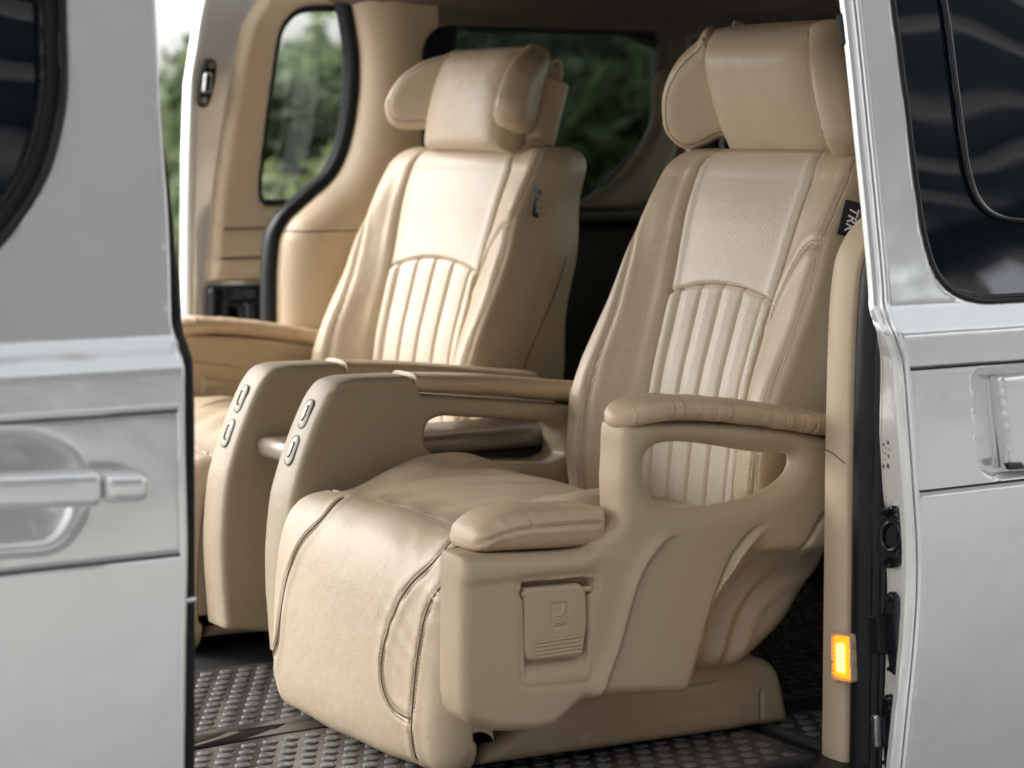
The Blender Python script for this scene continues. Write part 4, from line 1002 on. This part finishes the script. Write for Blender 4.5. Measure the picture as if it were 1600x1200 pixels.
    # ---- pedestal
    pe = fillet(LY([(750, 1200), (756, 1172), (800, 1150), (900, 1080), (1000, 1060), (1090, 1040), (1190, 1026), (1218, 1042), (1226, 1070), (1238, 1130)], yo+.10), [.002, .01, .02, .02, .01, .02, .02, .02, .01, .002])
    q1 = fillet(LY([(905, 1190), (910, 1150), (925, 1140), (1140, 1110), (1160, 1112), (1162, 1150)], yo+.10), .01)
    ql = cr(LY([(905, 1100), (1000, 1085), (1120, 1068)], yo+.10), 4, False); qv_ = LY([(1190, 1080), (1192, 1150)], yo+.10)
    def pf(a, b, s):
        c = -rp(s, .016); d, *_ = segdist(a, b, q1, True); c += .002*sm(np.where(inside(a, b, q1), d, -d), -.002, .002)
        for q in (ql, qv_):
            d, *_ = segdist(a, b, q); c -= .004*gs(d, .0022)
        return c
    V, Fc = relief(pe, [], .004, pf, lambda a, b, s: -.50+rp(s, .014)); part('pedestal', XZ(yo+.10)(V), Fc, M['shell'])

    # ---- inner console arm with the two rocker buttons on its sloping front
    yn = .290
    ip = LY([(475, 985), (452, 985), (449, 800), (460, 767), (480, 700), (517, 617), (528, 601), (545, 592), (640, 588), (652, 596), (662, 618), (900, 634), (930, 640), (930, 770), (700, 790), (640, 1020)], yn)
    fr_ = cr(LY([(454, 1030), (446, 900), (452, 800), (464, 745), (482, 690), (500, 645), (516, 615), (532, 599), (556, 592)], yn), 6, False)
    ip = list(fr_)+LY([(640, 588), (652, 596), (662, 618), (900, 634), (930, 640), (930, 770), (700, 790), (660, 1040), (475, 1032)], yn)
    ip = np.array(ip)
    ip_old = LY([(475, 985), (452, 985), (449, 800), (460, 767), (480, 700), (517, 617), (528, 601), (545, 592), (640, 588), (652, 596), (662, 618), (900, 634), (930, 640), (930, 770), (700, 790), (640, 1020)], yn)
    ip_ = fillet(ip_old, [.0, .0, .03, .02, .03, .02, .02, .02, .004, .004, .004, .0, .01, .01, .05, .0], 6)
    slot = fillet(LY([(664, 700), (668, 662), (690, 650), (870, 660), (884, 672), (886, 712), (860, 724), (700, 724)], yn), [.02, .02, .02, .008, .01, .01, .008, .02])
    rl = cr(LY([(530, 618), (560, 612), (640, 612), (662, 622), (900, 638)], yn), 6, False)
    def ipf(a, b, s):
        d, *_ = segdist(a, b, rl); return -rp(s, .010)-.003*gs(d, .006)
    V, Fc = relief(ip, [slot], .0035, ipf, lambda a, b, s: -.082+rp(s, .010))
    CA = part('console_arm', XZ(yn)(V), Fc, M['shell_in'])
    # arm pad of the console side
    C = cr(LY([(648, 596), (662, 600), (700, 601), (780, 604), (900, 614), (960, 618)], yn), 6, False); R = []
    for i, (x, z) in enumerate(C):
        t = i/(len(C)-1); k = min(1, t/.08+.15)**.6
        R.append(np.array([(x, yn+.041+.043*k*math.copysign(abs(math.cos(a))**.6, math.cos(a)), z+(.014+.004*t)*k*math.copysign(abs(math.sin(a))**.8, math.sin(a))) for a in np.linspace(0, 2*math.pi, 33)[:-1]]))
    V, Fc = rings(R); part('console_arm_pad', V, Fc, M['leather_tan'], flip=True)
    # buttons
    for (pa, pb) in (((492, 629), (476, 670)), ((468, 683), (452, 727))):
        (xa, za), (xb, zb2) = LY([pa, pb], yn+.04); c = Vector((( xa+xb)/2, yn+.041, (za+zb2)/2)); d = Vector((xa-xb, 0, za-zb2)); L = d.length; d.normalize()
        n = d.cross(Vector((0, 1, 0))).normalized()
        if n.x > 0: n = -n
        # find surface by pushing to the outline
        best = min(((Vector((p[0], c.y, p[1]))-c).length, i) for i, p in enumerate(ip)); pt = ip[best[1]]
        dd, nx, ny, *_ = segdist(np.array([c.x]), np.array([c.z]), ip, True); c = Vector((nx[0], c.y, ny[0]))+n*.0008
        e = Vector((0, 1, 0)); hl = .0245; hw_ = .0125
        def P3(u, v, o=0): return tuple(c+d*u+e*v+n*o)
        loop = [P3(math.copysign(hl-hw_, math.sin(a))+hw_*math.sin(a), hw_*math.cos(a)) for a in np.linspace(0, 2*math.pi, 33)[:-1]]
        bt = MB(); bt.add(*tube(loop, .0012, 6, True)); B_ = part('rocker_button', bt.V, bt.F, M['ink'], CA)
        face = [P3(math.copysign(hl-hw_, math.sin(a))+(hw_-.0015)*math.sin(a), (hw_-.0015)*math.cos(a), .0008) for a in np.linspace(0, 2*math.pi, 33)[:-1]]
        face2 = [P3(math.copysign(hl-hw_, math.sin(a))*.95+(hw_-.003)*math.sin(a), (hw_-.003)*math.cos(a), .0022) for a in np.linspace(0, 2*math.pi, 33)[:-1]]
        V, Fc = rings([np.array(face), np.array(face2)]); part('button_face', V, Fc, M['button'], B_)
        gl = MB(); gl.add(*tube([P3(.013, .001, .003), P3(.013, -.004, .003), P3(-.006, -.004, .003), P3(-.012, -.001, .003), P3(-.011, .004, .003)], .0012, 6)); part('button_symbol', gl.V, gl.F, M['ink'], B_)
    # seat belt buckle between cushion and backrest
    (bx_, bz_), = LY([(826, 776)], .14)
    V, Fc = boxv((bx_, .14, bz_+.010), (.022, .05, .030), .004); BK = part('belt_buckle', V, Fc, M['black'])
    V, Fc = boxv((bx_-.004, .14, bz_+.027), (.016, .034, .007), .002); part('release_button', V, Fc, M['red'], BK)
    return ROOT

build_seat(1.70, 2.71, 1, 'beige leather captain seat nearest the open door with a large outer armrest', math.radians(-23), math.radians(30), math.radians(50), .548)
build_seat(1.70, 3.61, -1, 'beige leather captain seat on the far side, behind the console posts', math.radians(16), math.radians(42), math.radians(45), .470)

# ---- tray between the seats
CT0 = empty('console_tray', (1.75, 3.16, .33)); L0 = np.array([1.75, 3.16, .33])
tx0 = atY(398, 700, 3.24)[0]
V, Fc = boxv((tx0+.26, 3.16, .335), (.52, .155, .034), .010); mk('tray_body', V-L0, Fc, M['tray'], CT0)
V, Fc = boxv((tx0+.28, 3.16, .20), (.40, .10, .235), .01); mk('tray_support', V-L0, Fc, M['dark'], CT0)
tag(CT0, 'pearly brown tray between the two seats, behind the button posts', 'tray')

# ================================================================ the canopy the van stands under, and a wall with added reflection panels behind the viewer
CN = empty('canopy', (1.5, -3.0, -.46)); L0 = np.array([1.5, -3.0, -.46])
cz = 3.3
V, Fc = boxv((1.5, -6.4, cz+.05), (22, 9.6, .04), .01); mk('roof_sheet', V-L0, Fc, M['canopy'], CN)
for i in range(9):
    V, Fc = boxv((1.5, -10.6+i*1.05, cz-.06), (22, .03+.04*((i*7) % 3), .10), .01); mk('purlin', V-L0, Fc, M['purlin'], CN)
for i in range(4):
    V, Fc = boxv((-8+i*6.3, -6.4, cz-.22), (.14, 9.4, .20), .01); mk('rafter', V-L0, Fc, M['beam'], CN)
    for yy in (-10.9, -1.8):
        V, Fc = boxv((-8+i*6.3, yy, (cz-.46)/2-.1), (.16, .16, cz+.30), .01); mk('post', V-L0, Fc, M['beam'], CN)
V, Fc = boxv((1.5, -11.1, 1.4), (22, .12, 3.72), .01); mk('back_wall', V-L0, Fc, M['beam'], CN)
for i, (xx, ww, hh) in enumerate(((-7.2, 2.6, 2.3), (-3.4, 2.2, 1.9), (.2, 2.9, 2.4), (4.6, 2.4, 2.0), (8.4, 2.8, 2.5))):
    V, Fc = boxv((xx, -11.0, -.46+hh/2), (ww, .08, hh), .01); mk('added_reflection_panel', V-L0, Fc, M['reflection_panel'], CN)  # unseen pale panels, added to give the van's paint something to reflect
tag(CN, 'steel canopy carport with dark purlins and back wall facing the van', 'canopy')

# ================================================================ trees beyond the van
def tree(x, y, h, r, m, label, n=6500, ls=.085):
    o = empty('broadleaf_tree', (x, y, -.46)); tag(o, label, 'tree', 'trees beyond the far side of the van')
    V, Fc = tube([(0, 0, 0), (.05, .03, h*.3), (-.05, .08, h*.6), (.02, 0, h*.85)], [.16, .13, .08, .03], 8); mb = MB(); mb.add(V, Fc)
    for k in range(7):
        a = random.uniform(0, 6.28); z0 = h*random.uniform(.25, .6); mb.add(*tube([(0, 0, z0), (r*.4*math.cos(a), r*.4*math.sin(a), z0+h*.12), (r*.75*math.cos(a), r*.75*math.sin(a), z0+h*.2)], [.07, .05, .02], 6))
    mb.build('trunk', M['bark'], o)
    cl = [(random.gauss(0, r*.45), random.gauss(0, r*.45), h*random.uniform(.08, .95), r*random.uniform(.25, .5)) for _ in range(26)]
    V = []; Fc = []
    for i in range(n):
        cx, cy, cz, cr_ = random.choice(cl); d = Vector((random.gauss(0, 1), random.gauss(0, 1), random.gauss(0, .8))).normalized()*cr_*random.uniform(.5, 1)**.5
        c = Vector((cx, cy, cz))+d; u = Vector((random.gauss(0, 1), random.gauss(0, 1), random.gauss(0, 1))).normalized(); v = u.orthogonal().normalized(); s = ls*random.uniform(.6, 1.4)
        k = len(V); V += [tuple(c-u*s), tuple(c+v*s*.5), tuple(c+u*s), tuple(c-v*s*.5)]; Fc.append((k, k+1, k+2, k+3))
    mk('crown', V, Fc, m, o, sharp=0)
TR = [(385, 13, 1.72, .75, 0), (470, 11, 1.15, .7, 2), (430, 17, 1.75, 1.0, 1), (585, 16, 1.95, 1.2, 0), (720, 19, 2.0, 1.5, 1), (840, 17, 1.9, 1.4, 1), (960, 19, 2.05, 1.5, 0), (1110, 13, 1.6, 1.3, 2), (520, 21, 1.9, 1.2, 1), (1250, 15, 2.2, 1.5, 1), (262, 19, 1.5, .8, 2)]
TL = ['mid green tree seen low through the left half of the far door window', 'small light green bush low in the far door window', 'dark green tree at the centre of the far door window', 'mid green tree behind the far pillar trim', 'tall dark tree at the left of the tinted quarter window',
      'dark tree behind the far headrest in the tinted window', 'tall tree at the right of the tinted quarter window', 'light green tree showing under the near headrest', 'distant dark tree at the right edge of the far door window', 'dark tree hidden behind the near headrest', 'small light green tree in the gap beside the front door edge']
for (px, d, h, r, k), lb in zip(TR, TL):
    v = ray(px, 215); s = d/math.hypot(v[0], v[1]); tree(v[0]*s, v[1]*s, h+.46-.46, r, (M['leafA'], M['leafB'], M['leafC'])[k], lb)
